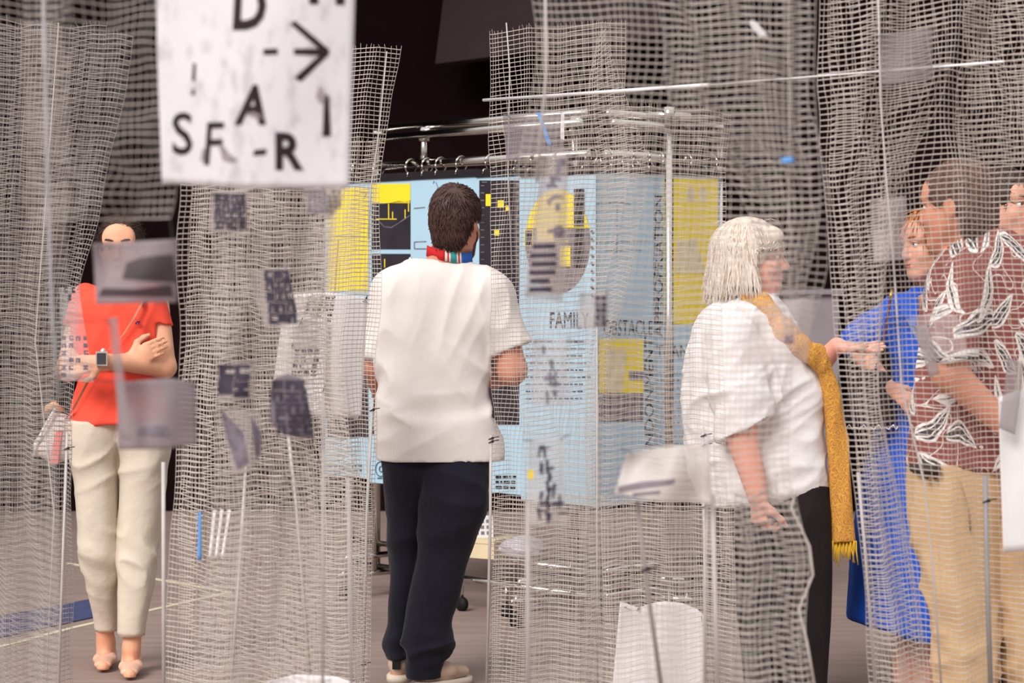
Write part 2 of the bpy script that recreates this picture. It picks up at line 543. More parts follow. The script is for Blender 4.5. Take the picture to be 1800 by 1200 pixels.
P4.rect('image', 843, 317, 913, 746, M_dark)
P4.rect('yellow_mark', 855, 341, 864, 362, M_yellow, 0.004)
P4.rect('yellow_mark', 876, 352, 887, 365, M_yellow, 0.004)
P4.rect('yellow_mark', 890, 361, 897, 370, M_yellow, 0.004)
P4.rect('yellow_mark', 870, 404, 879, 414, M_yellow, 0.004)
P4.lines('drawing', [(846, y, 852, y) for y in range(326, 520, 13)] + [(848, 320, 857, 320)], M_mid, 1.4)
P4.lines('small_print', small_print(872, 838, 912, 856, 3), M_ink2, 5)
P5 = Poster('blue poster with large oval picture in yellow and black', R1, 916, 1047, 307, 884, 0.042, [930, 970, 1026])
ov = [(981 + 57 * math.cos(q), 424 + 92 * math.sin(q)) for q in np.linspace(0, 2 * math.pi, 49)[:-1]]
P5.poly('image', ov[::-1], M_mid, 0.002)
top = [(x, y) for x, y in ov if y <= 402]
top = sorted(top, key=lambda q: q[0])
P5.poly('image', [(x, 400) for x, _ in (top[0], top[-1])] + [p for p in top[::-1]], M_yellow, 0.003)
P5.rect('image', 945, 400, 975, 424, M_yellow, 0.004)
P5.rect('image', 985, 432, 1004, 468, M_yellow, 0.004)
P5.rect('image', 926, 404, 940, 432, M_dark, 0.004)
P5.rect('image', 1010, 332, 1028, 470, M_dark, 0.004)
P5.lines('drawing', [(926, 400, 1040, 399), (945, 424, 1000, 424), (924, 404, 938, 404), (924, 432, 938, 432), (924, 404, 924, 432), (938, 404, 938, 432)], M_yellow, 1.6, 0.005)
P5.text('FAMILY', 968, 548, 1036, 576, M_ink)
P5.lines('small_print', [(1040, y, 1044, y + 5) for y in range(405, 520, 14)], M_ink2, 4)
P5.lines('small_print', small_print(925, 600, 1040, 700, 9), M_ink, 2.2)
P6 = Poster('pale blue poster with a yellow tower picture low down, at the corner of the racks', R2, 1049, 1148, 303, 886, 0.018, [1072, 1110, 1138])
P6.text('OBSTACLE', 1060, 562, 1146, 589, M_ink)
P6.text('ABANDONMENT', 1132, 592, 1148, 850, M_ink2, up=True)
P6.rect('image', 1052, 595, 1130, 740, M_mid)
P6.rect('image', 1052, 595, 1130, 690, M_yellow, 0.003)
P6.poly('image', [(1062, 690), (1092, 690), (1100, 622), (1098, 614), (1066, 614), (1064, 624)], mat('poster_sand', srgb(222, 205, 160), 0.8, var=0.15, scale=20), 0.004)
P6.rect('image', 1104, 652, 1130, 668, M_mid, 0.004)
P6.lines('drawing', [(1050, 358, 1084, 355), (1084, 355, 1108, 359), (1052, 424, 1160, 423), (1084, 355, 1084, 470), (1064, 440, 1128, 440)], M_mid, 1.0)
P7 = Poster('poster with yellow picture and tall vertical word, right end of the racks', R2, 1147, 1264, 308, 800, 0.0, [1156, 1205, 1250])
P7.text('APPROPRIATION', 1149, 344, 1164, 592, M_ink2, up=True)
P7.rect('image', 1166, 314, 1261, 569, M_yellow)
sand = bpy.data.materials['poster_sand']
P7.poly('image', [(1186, 480), (1244, 480), (1236, 470), (1222, 418), (1206, 424), (1188, 420)], sand, 0.003)
for cx in (1214, 1234):
    arch = [(cx - 7, 354), (cx + 7, 354)] + [(cx + 7 * math.cos(q), 338 - 10 * math.sin(q)) for q in np.linspace(0, math.pi, 9)]
    P7.poly('image', arch, sand, 0.003)
P7.text('TRANSFER', 1152, 606, 1255, 628, M_ink)
P7.lines('small_print', small_print(1153, 655, 1250, 780, 11), M_ink, 2.4)

# ------------------------------------------------------------------ bodies: smooth-union distance fields on a grid
def axis(lo, hi, h, fine=()):
    x, out = lo, [lo]
    while x < hi:
        st = h
        for a, b, hf in fine:
            if a - h * 0.5 <= x <= b: st = min(st, hf)
        x += st; out.append(x)
    return np.array(out)

class Field:
    def __init__(s, xs, ys, zs):
        s.xs, s.ys, s.zs = xs, ys, zs
        s.D = np.full((len(xs), len(ys), len(zs)), 0.3, np.float32)
    def _sl(s, lo, hi, m):
        r = []
        for a, l, h in ((s.xs, lo[0], hi[0]), (s.ys, lo[1], hi[1]), (s.zs, lo[2], hi[2])):
            i0 = max(0, np.searchsorted(a, l - m) - 1); i1 = min(len(a), np.searchsorted(a, h + m) + 1)
            r.append(slice(i0, max(i1, i0)))
        X, Y, Z = (s.xs[r[0]][:, None, None].astype(np.float32), s.ys[r[1]][None, :, None].astype(np.float32), s.zs[r[2]][None, None, :].astype(np.float32))
        return tuple(r), X, Y, Z
    def put(s, fn, lo, hi, k=0.02, op='add'):
        sl, X, Y, Z = s._sl(np.minimum(lo, hi), np.maximum(lo, hi), k + 0.02)
        a = s.D[sl]
        if a.size == 0: return s
        b = fn(X, Y, Z).astype(np.float32)
        if op == 'add':
            h = np.maximum(k - np.abs(a - b), 0) / max(k, 1e-6)
            s.D[sl] = np.minimum(a, b) - h * h * k * 0.25
        else:
            b = -b
            h = np.maximum(k - np.abs(a - b), 0) / max(k, 1e-6)
            s.D[sl] = np.maximum(a, b) + h * h * k * 0.25
        return s
    def cone(s, a, b, ra, rb, k=0.02, op='add'):
        a, b = np.array(a, float), np.array(b, float)
        ba = b - a; L2 = max(ba @ ba, 1e-9)
        def f(X, Y, Z):
            px, py, pz = X - a[0], Y - a[1], Z - a[2]
            t = np.clip((px * ba[0] + py * ba[1] + pz * ba[2]) / L2, 0, 1)
            return np.sqrt((px - ba[0] * t) ** 2 + (py - ba[1] * t) ** 2 + (pz - ba[2] * t) ** 2) - (ra + (rb - ra) * t)
        R = max(ra, rb)
        return s.put(f, np.minimum(a, b) - R, np.maximum(a, b) + R, k, op)
    def chain(s, pts, rs, k=0.02):
        for i in range(len(pts) - 1): s.cone(pts[i], pts[i + 1], rs[i], rs[i + 1], k)
        return s
    def ell(s, c, r, R=None, k=0.02, op='add'):
        """Ellipsoid; R's rows are the axes the radii belong to."""
        c, r = np.array(c, float), np.array(r, float)
        R = np.eye(3) if R is None else np.array(R)
        m = r.min()
        def f(X, Y, Z):
            px, py, pz = X - c[0], Y - c[1], Z - c[2]
            q = 0
            for i in range(3):
                q = q + ((px * R[i, 0] + py * R[i, 1] + pz * R[i, 2]) / r[i]) ** 2
            q = np.sqrt(q + 1e-9)
            return (q - 1) * np.maximum(m, np.minimum(r.max(), m + (q - 1) * m))
        e = np.sqrt(((R * r[:, None]) ** 2).sum(0))
        return s.put(f, c - e, c + e, k, op)
    def flat(s, a, b, wa, wb, xd=(1, 0, 0), k=0.02, op='add'):
        """Capsule with an elliptic section: wa, wb = (half width along xd, half depth) at the ends."""
        a, b = np.array(a, float), np.array(b, float)
        z = b - a; L = np.linalg.norm(z); z /= L
        x = np.array(xd, float); x -= z * (x @ z); x /= np.linalg.norm(x); y = np.cross(z, x)
        def f(X, Y, Z):
            px, py, pz = X - a[0], Y - a[1], Z - a[2]
            lx = px * x[0] + py * x[1] + pz * x[2]; ly = px * y[0] + py * y[1] + pz * y[2]; lz = px * z[0] + py * z[1] + pz * z[2]
            t = np.clip(lz / L, 0, 1)
            rx = wa[0] + (wb[0] - wa[0]) * t; ry = wa[1] + (wb[1] - wa[1]) * t
            dz = lz - np.clip(lz, 0, L)
            m = np.minimum(rx, ry)
            return (np.sqrt((lx / rx) ** 2 + (ly / ry) ** 2 + (dz / m) ** 2 + 1e-9) - 1) * m
        R = max(*wa, *wb)
        return s.put(f, np.minimum(a, b) - R, np.maximum(a, b) + R, k, op)
    def loft(s, rows, k=0.03, e=2.3, op='add'):
        """rows: (z, x left, x right, y centre, half depth), any order."""
        r = np.array(sorted(rows), float)
        z = r[:, 0]; cx = (r[:, 1] + r[:, 2]) / 2; rx = (r[:, 2] - r[:, 1]) / 2; cy, ry = r[:, 3], r[:, 4]
        def sm(Zs, v):
            o = np.interp(Zs, z, v)
            for d in (0.012, 0.024): o = o + np.interp(Zs - d, z, v) + np.interp(Zs + d, z, v)
            return o / 5
        def f(X, Y, Z):
            zs = Z.ravel()
            ax = sm(zs, rx)[None, None, :]; ay = sm(zs, ry)[None, None, :]
            q = (np.abs((X - sm(zs, cx)[None, None, :]) / ax) ** e + np.abs((Y - sm(zs, cy)[None, None, :]) / ay) ** e + 1e-9) ** (1 / e)
            d = (q - 1) * np.minimum(ax, ay)
            return np.maximum(d, np.maximum(Z - z[-1], z[0] - Z))
        lo = (r[:, 1].min(), (cy - ry).min(), z[0]); hi = (r[:, 2].max(), (cy + ry).max(), z[-1])
        return s.put(f, lo, hi, k, op)
    def cut(s, p, n):
        """Keep the side of the plane through p that n points away from."""
        n = np.array(n, float); n /= np.linalg.norm(n)
        d = (s.xs[:, None, None] - p[0]) * n[0] + (s.ys[None, :, None] - p[1]) * n[1] + (s.zs[None, None, :] - p[2]) * n[2]
        s.D = np.maximum(s.D, d.astype(np.float32))
        return s
    def mesh(s):
        D = s.D
        D[0] = D[-1] = 0.3; D[:, 0] = D[:, -1] = 0.3; D[:, :, 0] = D[:, :, -1] = 0.3
        S = (D < 0)
        cnt = np.zeros(tuple(n - 1 for n in D.shape), np.uint8)
        for i in (0, 1):
            for j in (0, 1):
                for k in (0, 1):
                    cnt += S[i:S.shape[0] - 1 + i, j:S.shape[1] - 1 + j, k:S.shape[2] - 1 + k]
        I = np.argwhere((cnt > 0) & (cnt < 8))
        acc = np.zeros((len(I), 3)); n = np.zeros(len(I))
        cor = [(i, j, k) for i in (0, 1) for j in (0, 1) for k in (0, 1)]
        val = {c: D[I[:, 0] + c[0], I[:, 1] + c[1], I[:, 2] + c[2]] for c in cor}
        for c in cor:
            for ax in range(3):
                if c[ax] == 0:
                    d = list(c); d[ax] = 1; d = tuple(d)
                    v0, v1 = val[c], val[d]
                    m = (v0 < 0) != (v1 < 0)
                    t = v0[m] / (v0[m] - v1[m])
                    p = np.tile(np.array(c, float), (m.sum(), 1)); p[:, ax] = t
                    acc[m] += p; n[m] += 1
        acc /= n[:, None]
        V = np.stack([A[I[:, i]] + acc[:, i] * (A[I[:, i] + 1] - A[I[:, i]]) for i, A in enumerate((s.xs, s.ys, s.zs))], 1)
        vid = np.full(cnt.shape, -1, np.int32)
        vid[I[:, 0], I[:, 1], I[:, 2]] = np.arange(len(I))
        F = []
        for ax in range(3):
            a0 = [slice(None)] * 3; a1 = [slice(None)] * 3
            a0[ax] = slice(0, -1); a1[ax] = slice(1, None)
            A, B = S[tuple(a0)], S[tuple(a1)]
            E = np.argwhere(A != B)
            o1, o2 = [(1, 2), (2, 0), (0, 1)][ax]
            E = E[(E[:, o1] > 0) & (E[:, o2] > 0) & (E[:, o1] < D.shape[o1] - 1) & (E[:, o2] < D.shape[o2] - 1)]
            e1 = np.zeros(3, int); e1[o1] = 1; e2 = np.zeros(3, int); e2[o2] = 1
            g = lambda q: vid[q[:, 0], q[:, 1], q[:, 2]]
            q = np.stack([g(E - e1 - e2), g(E - e2), g(E), g(E - e1)], 1)
            ins = A[E[:, 0], E[:, 1], E[:, 2]]
            q[~ins] = q[~ins][:, ::-1]
            F.append(q)
        F = np.concatenate(F)
        F = F[(F >= 0).all(1)]
        return V, F

def vnormals(V, F):
    N = np.zeros_like(V)
    fn = np.cross(V[F[:, 2]] - V[F[:, 0]], V[F[:, 3]] - V[F[:, 1]])
    for i in range(4): np.add.at(N, F[:, i], fn)
    return N / (np.linalg.norm(N, axis=1, keepdims=True) + 1e-12)

def folds(V, F, specs):
    """Cloth creases: ridged noise stretched along a direction. spec: (amp, along, across, direction, mask)."""
    N = vnormals(V, F)
    d = np.zeros(len(V))
    for i, (amp, along, across, dr, mask) in enumerate(specs):
        dr = np.array(dr, float); dr /= np.linalg.norm(dr)
        al = V @ dr
        P = (V - al[:, None] * dr) * across + (al * along)[:, None] * dr + 13.7 * (i + 1)
        P = P + 0.5 * vnoise(V * 5 + i)[:, None]
        r = 1 - np.abs(2 * vnoise(P) - 1)
        w = 1.0 if mask is None else mask(V)
        d += amp * (r ** 2 - 0.35) * w
    return V + N * d[:, None]

def band(c, w, ax=2):
    return lambda V: np.exp(-((V[:, ax] - c) / w) ** 2)

def set_uv(o, V, F, cx, cy, sc):
    me = o.data
    u = np.arctan2(V[:, 0] - cx, -(V[:, 1] - cy)) * sc
    uv = me.uv_layers.new(name='cloth')
    q = np.stack([u, V[:, 2]], 1)[F.ravel()].astype(np.float32)
    uv.data.foreach_set('uv', q.ravel())

class Person:
    def __init__(s, label, px0, d):
        s.x0, s.d = (px0 - 900) * d / FPX, d
        s.root = thing('person', label, 'person', (s.x0, d, 0))
        s.s = FPX / d
    def q(s, px, py, dy=0.0):
        Y = s.d + dy
        return np.array([(px - 900) * Y / FPX - s.x0, dy, H0 - (py - YH) * Y / FPX])
    def rows(s, *R):
        out = []
        for py, L, Rr, dy, ry in R:
            a, b = s.q(L, py, dy), s.q(Rr, py, dy)
            out.append((a[2], a[0], b[0], dy, ry))
        return out
    def part(s, name, V, F, m, parent=None):
        return obj(name, V, F, m, parent or s.root)
    def tuck(s, body, f, z0, z1, reach=.035, gap=.006):
        """Draw the body in where it would show through a garment."""
        n = len(body.data.vertices)
        V = np.empty(n * 3, np.float32); body.data.vertices.foreach_get('co', V); V = V.reshape(-1, 3).astype(float)
        A = (f.xs, f.ys, f.zs)
        for _ in range(3):
            ix = [np.interp(V[:, i], a, np.arange(len(a))) for i, a in enumerate(A)]
            ok = (V[:, 2] > z0) & (V[:, 2] < z1)
            for i, a in enumerate(A): ok &= (V[:, i] > a[1]) & (V[:, i] < a[-2])
            I = [np.clip(np.floor(q).astype(int), 0, len(a) - 2) for q, a in zip(ix, A)]
            g = lambda o: f.D[I[0] + o[0], I[1] + o[1], I[2] + o[2]]
            d = (g((0,0,0)) + g((1,1,1)) + g((1,0,0)) + g((0,1,0)) + g((0,0,1)) + g((1,1,0)) + g((1,0,1)) + g((0,1,1))) / 8
            G = np.stack([g((1,0,0)) + g((1,1,1)) - g((0,0,0)) - g((0,1,1)), g((0,1,0)) + g((1,1,1)) - g((0,0,0)) - g((1,0,1)), 0 * d], 1)
            G /= np.linalg.norm(G, axis=1, keepdims=True) + 1e-9
            m = ok & (d > -gap) & (d < reach)
            V[m] -= G[m] * (d[m] + gap + .003)[:, None]
        body.data.vertices.foreach_set('co', V.astype(np.float32).ravel()); body.data.update()
    def emit(s, f, name, m, specs=None, parent=None):
        V, F = f.mesh()
        if specs: V = folds(V, F, specs)
        o = s.part(name, V, F, m, parent)
        return o, V, F

def frame(f):
    f = np.array(f, float); f /= np.linalg.norm(f)
    r = np.cross(f, [0, 0, 1.0]); r /= np.linalg.norm(r)
    u = np.cross(r, f)
    return r, f, u                             # right-hand side of the head, forward, up

def head(F, c, fwd, sc=1.0, fem=False, nose=1.0):
    """Skull, face, ears into the field F."""
    r, f, u = frame(fwd); R = np.array([r, f, u])
    c = np.array(c, float)
    P = lambda a, b, d: c + (r * a + f * b + u * d) * sc
    E = lambda p, rad, k=0.02, op='add': F.ell(p, np.array(rad) * sc, R, k * sc, op)
    jw = 0.9 if fem else 1.0
    E(P(0, -0.012, 0.034), (0.076, 0.097, 0.090))
    E(P(0, 0.034, -0.035), (0.061 * jw, 0.060, 0.078), 0.03)
    for sg in (-1, 1):
        F.cone(P(sg * 0.054 * jw, 0.004, -0.045), P(sg * 0.020 * jw, 0.066, -0.096), 0.022 * sc, 0.019 * sc, 0.03 * sc)
        E(P(sg * 0.040, 0.064, -0.030), (0.024, 0.022, 0.024), 0.03)
        F.cone(P(sg * 0.012, 0.088, 0.026), P(sg * 0.045, 0.076, 0.026), 0.010 * sc, 0.010 * sc, 0.018 * sc)
    E(P(0, 0.070, -0.100), (0.024 * jw, 0.021, 0.019), 0.025)
    E(P(0, 0.066, 0.050), (0.056, 0.028, 0.036), 0.03)
    E(P(0, 0.074, -0.060), (0.032, 0.022, 0.024), 0.02)
    for sg in (-1, 1): E(P(sg * 0.032, 0.098, 0.006), (0.017, 0.014, 0.011), 0.016, 'sub')
    F.cone(P(0, 0.090, 0.016), P(0, 0.108 * nose, -0.030), 0.0085 * sc, 0.0125 * sc, 0.014 * sc)
    for sg in (-1, 1): E(P(sg * 0.012, 0.098 * nose, -0.035), (0.008, 0.010, 0.008), 0.008)
    E(P(0, 0.0925, -0.0605), (0.021, 0.008, 0.0055), 0.007)
    E(P(0, 0.0910, -0.0705), (0.019, 0.008, 0.0065), 0.007)
    E(P(0, 0.0995, -0.0655), (0.022, 0.006, 0.0018), 0.004, 'sub')
    for sg in (-1, 1):
        Re = np.array([r, f * 0.95 - r * sg * 0.3, u])
        F.ell(P(sg * 0.077, -0.010, -0.004), np.array((0.009, 0.020, 0.033)) * sc, R, 0.008 * sc)
        F.ell(P(sg * 0.087, -0.004, 0.002), np.array((0.006, 0.010, 0.018)) * sc, R, 0.006 * sc, 'sub')
    return P

def face_bits(p, P, fwd, brow, sc=1.0, iris=(0.12, 0.07, 0.04, 1), lipc=(168, 88, 80), parent=None):
    """Eyes, brows, lips as parts of their own."""
    r, f, u = frame(fwd)
    body = parent
    for sg in (-1, 1):
        c = P(sg * 0.032, 0.0785, 0.006)
        V, Fc = sphere(c, 0.0125 * sc, 14, 10)
        e = p.part('eye', V, Fc, M_eye, body)
        V, Fc = sphere(c + f * 0.0078 * sc, 0.0062 * sc, 10, 8)
        p.part('iris', V, Fc, M_iris, e)
        mb = MB().tube([P(sg * 0.048, 0.079, 0.012), P(sg * 0.040, 0.0895, 0.0165), P(sg * 0.030, 0.093, 0.0175), P(sg * 0.020, 0.0915, 0.012)], [0.002 * sc, 0.0036 * sc, 0.0036 * sc, 0.002 * sc], 6)
        o = mb.build('eyelid', M_lid, body, True)
        mb = MB().tube([P(sg * 0.054, 0.078, 0.030), P(sg * 0.044, 0.091, 0.037), P(sg * 0.030, 0.098, 0.036), P(sg * 0.014, 0.099, 0.031)], [0.0015 * sc, 0.0040 * sc, 0.0045 * sc, 0.003 * sc], 6)
        mb.build('eyebrow', brow, body, True)
    m = mat('lips', srgb(*lipc), 0.5)
    mb = MB().tube([P(-0.021, 0.089, -0.064), P(-0.010, 0.0985, -0.0610), P(0, 0.0995, -0.0620), P(0.010, 0.0985, -0.0610), P(0.021, 0.089, -0.064)], [0.0012*sc, 0.0036*sc, 0.0036*sc, 0.0036*sc, 0.0012*sc], 7)
    mb.tube([P(-0.019, 0.088, -0.067), P(-0.009, 0.0965, -0.0710), P(0, 0.0975, -0.0720), P(0.009, 0.0965, -0.0710), P(0.019, 0.088, -0.067)], [0.0012*sc, 0.004*sc, 0.0046*sc, 0.004*sc, 0.0012*sc], 7)
    mb.build('lips', m, body, True)

def sphere(c, r, nu=16, nv=10):
    u, v = np.meshgrid(np.linspace(0, 2 * math.pi, nu, endpoint=False), np.linspace(0.001, math.pi - 0.001, nv), indexing='ij')
    V = np.stack([np.cos(u) * np.sin(v), np.sin(u) * np.sin(v), np.cos(v)], -1).reshape(-1, 3) * r + c
    F = np.array([(i * nv + j, i * nv + j + 1, ((i + 1) % nu) * nv + j + 1, ((i + 1) % nu) * nv + j) for i in range(nu) for j in range(nv - 1)])
    return V, F

def hand(F, wrist, d, palm, sc=1.0, curl=0.3, thumb=1, spread=0.0, wr=0.027):
    """Palm, four unequal fingers and a thumb. d: wrist to knuckles; palm: the way the palm faces; thumb: side of it (+1/-1)."""
    w = np.array(wrist, float); d = np.array(d, float); d /= np.linalg.norm(d)
    n = np.array(palm, float); n -= d * (n @ d); n /= np.linalg.norm(n)
    a = np.cross(d, n) * thumb
    k = w + d * 0.088 * sc
    F.flat(w + d * 0.012 * sc, w + d * 0.082 * sc, (wr * sc, 0.018 * sc), (0.038 * sc, 0.013 * sc), a, 0.015 * sc)
    for i, (off, L, rad) in enumerate(((0.029, 0.076, 0.0088), (0.010, 0.085, 0.0092), (-0.010, 0.079, 0.0088), (-0.029, 0.062, 0.0078))):
        base = k + a * off * sc - d * 0.010 * sc
        dir_ = d + a * (off * spread * 6); p = base
        ang = curl * (0.6 + 0.12 * i)
        q = base
        dd = dir_ / np.linalg.norm(dir_); nn = n
        segs = [q]
        for j, fr in enumerate((0.48, 0.30, 0.24)):
            ca, sa = math.cos(ang), math.sin(ang)
            dd, nn = dd * ca + nn * sa, nn * ca - dd * sa
            q = q + dd * L * fr * sc * 1.06
            segs.append(q)
        rs = [rad * 1.08, rad, rad * 0.92, rad * 0.75]
        for j in range(3): F.cone(segs[j], segs[j + 1], rs[j] * sc, rs[j + 1] * sc, 0.004 * sc)
    t0 = w + d * 0.030 * sc + a * 0.026 * sc
    t1 = t0 + (d * 0.55 + a * 0.62 + n * 0.35) * 0.042 * sc
    t2 = t1 + (d * 0.85 + a * 0.25 + n * (0.3 + 0.5 * curl)) * 0.034 * sc
    t3 = t2 + (d * 0.85 + a * 0.05 + n * (0.2 + 0.6 * curl)) * 0.026 * sc
    F.chain([t0, t1, t2, t3], [0.016 * sc, 0.0125 * sc, 0.011 * sc, 0.0085 * sc], 0.010 * sc)

def shoe(F, heel, toe, w, h, k=0.02):
    heel, toe = np.array(heel, float), np.array(toe, float)
    d = toe - heel; L = np.linalg.norm(d); d /= L
    x = np.cross([0, 0, 1.0], d)
    F.flat(heel + d * 0.035 + [0, 0, h * 0.5], heel + d * L * 0.5 + [0, 0, h * 0.42], (w * 0.8, h * 0.5), (w, h * 0.42), x, k)
    F.flat(heel + d * L * 0.45 + [0, 0, h * 0.42], toe - d * 0.04 + [0, 0, h * 0.30], (w, h * 0.42), (w * 0.8, h * 0.30), x, k)
    F.cone(heel + d * 0.045 + [0, 0, h * 0.6], heel + d * 0.06 + [0, 0, h * 1.25], w * 0.8, w * 0.85, k)

def tufts(p, V, F, flow, n, L, r, m, parent, mask=None, lift=0.35, jit=0.35, name='hair_tufts', seg=3):
    """Many tapered locks over a surface, combed along flow(points, normals)."""
    N = vnormals(V, F)
    A = np.linalg.norm(np.cross(V[F[:, 2]] - V[F[:, 0]], V[F[:, 3]] - V[F[:, 1]]), axis=1)
    if mask is not None:
        A = A * mask(V[F].mean(1))
    idx = rng.choice(len(F), n, p=A / A.sum())
    w = rng.dirichlet(np.ones(4), n)
    P0 = (V[F[idx]] * w[..., None]).sum(1)
    N0 = (N[F[idx]] * w[..., None]).sum(1); N0 /= np.linalg.norm(N0, axis=1, keepdims=True)
    D = flow(P0, N0) + rng.normal(0, jit, (n, 3))
    D -= N0 * (D * N0).sum(1, keepdims=True); D /= np.linalg.norm(D, axis=1, keepdims=True) + 1e-9
    ln = L * (0.6 + 0.8 * rng.random(n))[:, None]
    rr = r * (0.6 + 0.8 * rng.random(n))[:, None]
    Vs = []
    B = np.cross(D, N0)
    for i in range(seg + 1):
        t = i / seg
        c = P0 - N0 * r * 0.6 + D * ln * t + N0 * (lift * t - 0.9 * lift * t * t) * ln
        q = rr * (1 - t) ** 0.7 if i < seg else rr * 0.05
        for an in (0.0, 2.094, 4.188):
            Vs.append(c + q * (math.cos(an) * N0 + math.sin(an) * B * 1.2))
    Vs = np.stack(Vs, 1)
    k = Vs.shape[1]
    Fs = []
    for i in range(seg):
        for j in range(3):
            jj = (j + 1) % 3
            Fs.append((i * 3 + j, i * 3 + jj, (i + 1) * 3 + jj, (i + 1) * 3 + j))
    Fs = (np.array(Fs)[None] + (np.arange(n) * k)[:, None, None]).reshape(-1, 4)
    o = p.part(name, Vs.reshape(-1, 3), Fs, m, parent)
    o['kind'] = 'stuff'
    return o

def locks(p, paths, r, m, parent, name='hair_locks', n=4):
    """Long locks along given paths (lists of points)."""
    mb = MB()
    for pts in paths:
        k = len(pts)
        rs = [r * (0.35 + 0.65 * math.sin(math.pi * min(1, (i + 0.6) / k * 0.9))) * (1 if i < k - 1 else 0.2) for i in range(k)]
        mb.tube(pts, rs, n, False)
    o = mb.build(name, m, parent, True)
    o['kind'] = 'stuff'
    return o

M_eye = mat('eye_white', srgb(235, 230, 225), 0.25, var=0.02)
M_iris = mat('iris', srgb(60, 42, 34), 0.2)
M_lid = mat('eyelid', srgb(196, 140, 118), 0.6)

# ------------------------------------------------------------------ people
def skin(name, *c): return mat(name, srgb(*c), 0.55, var=0.06, scale=25, sss=0.12, bump=0.08, bscale=180)
M_navy = mat('navy_cotton', srgb(23, 22, 37), 0.9, var=0.15, scale=30, bump=0.25, bscale=35, sheen=0.1)
M_tee = mat('white_jersey', srgb(232, 226, 222), 0.9, var=0.02, scale=20, bump=0.12, bscale=40)
M_linen = mat('white_linen', srgb(230, 227, 228), 0.9, var=0.03, scale=30, bump=0.3, bscale=28)
M_cloth_blk = mat('black_cloth', srgb(30, 22, 24), 0.9, var=0.2, scale=6, bump=0.2)
M_creamt = mat('cream_twill', srgb(208, 196, 180), 0.85, var=0.04, scale=14, bump=0.3, bscale=30)
M_chino = mat('beige_chino', srgb(208, 174, 128), 0.85, var=0.06, scale=10, bump=0.35, bscale=26)
M_polo = mat('coral_red_jersey', srgb(240, 82, 62), 0.85, var=0.05, scale=12, bump=0.2, bscale=30)
M_cobalt = mat('cobalt_cloth', srgb(24, 82, 190), 0.75, var=0.1, scale=8, bump=0.25, bscale=24)
M_gold = mat('gold', srgb(220, 180, 100), 0.3, metal=1.0)

def body_axes(lo, hi, h, fx=(), fy=(), fz=()):
    return axis(lo[0], hi[0], h, fx), axis(lo[1], hi[1], h, fy), axis(lo[2], hi[2], h, fz)

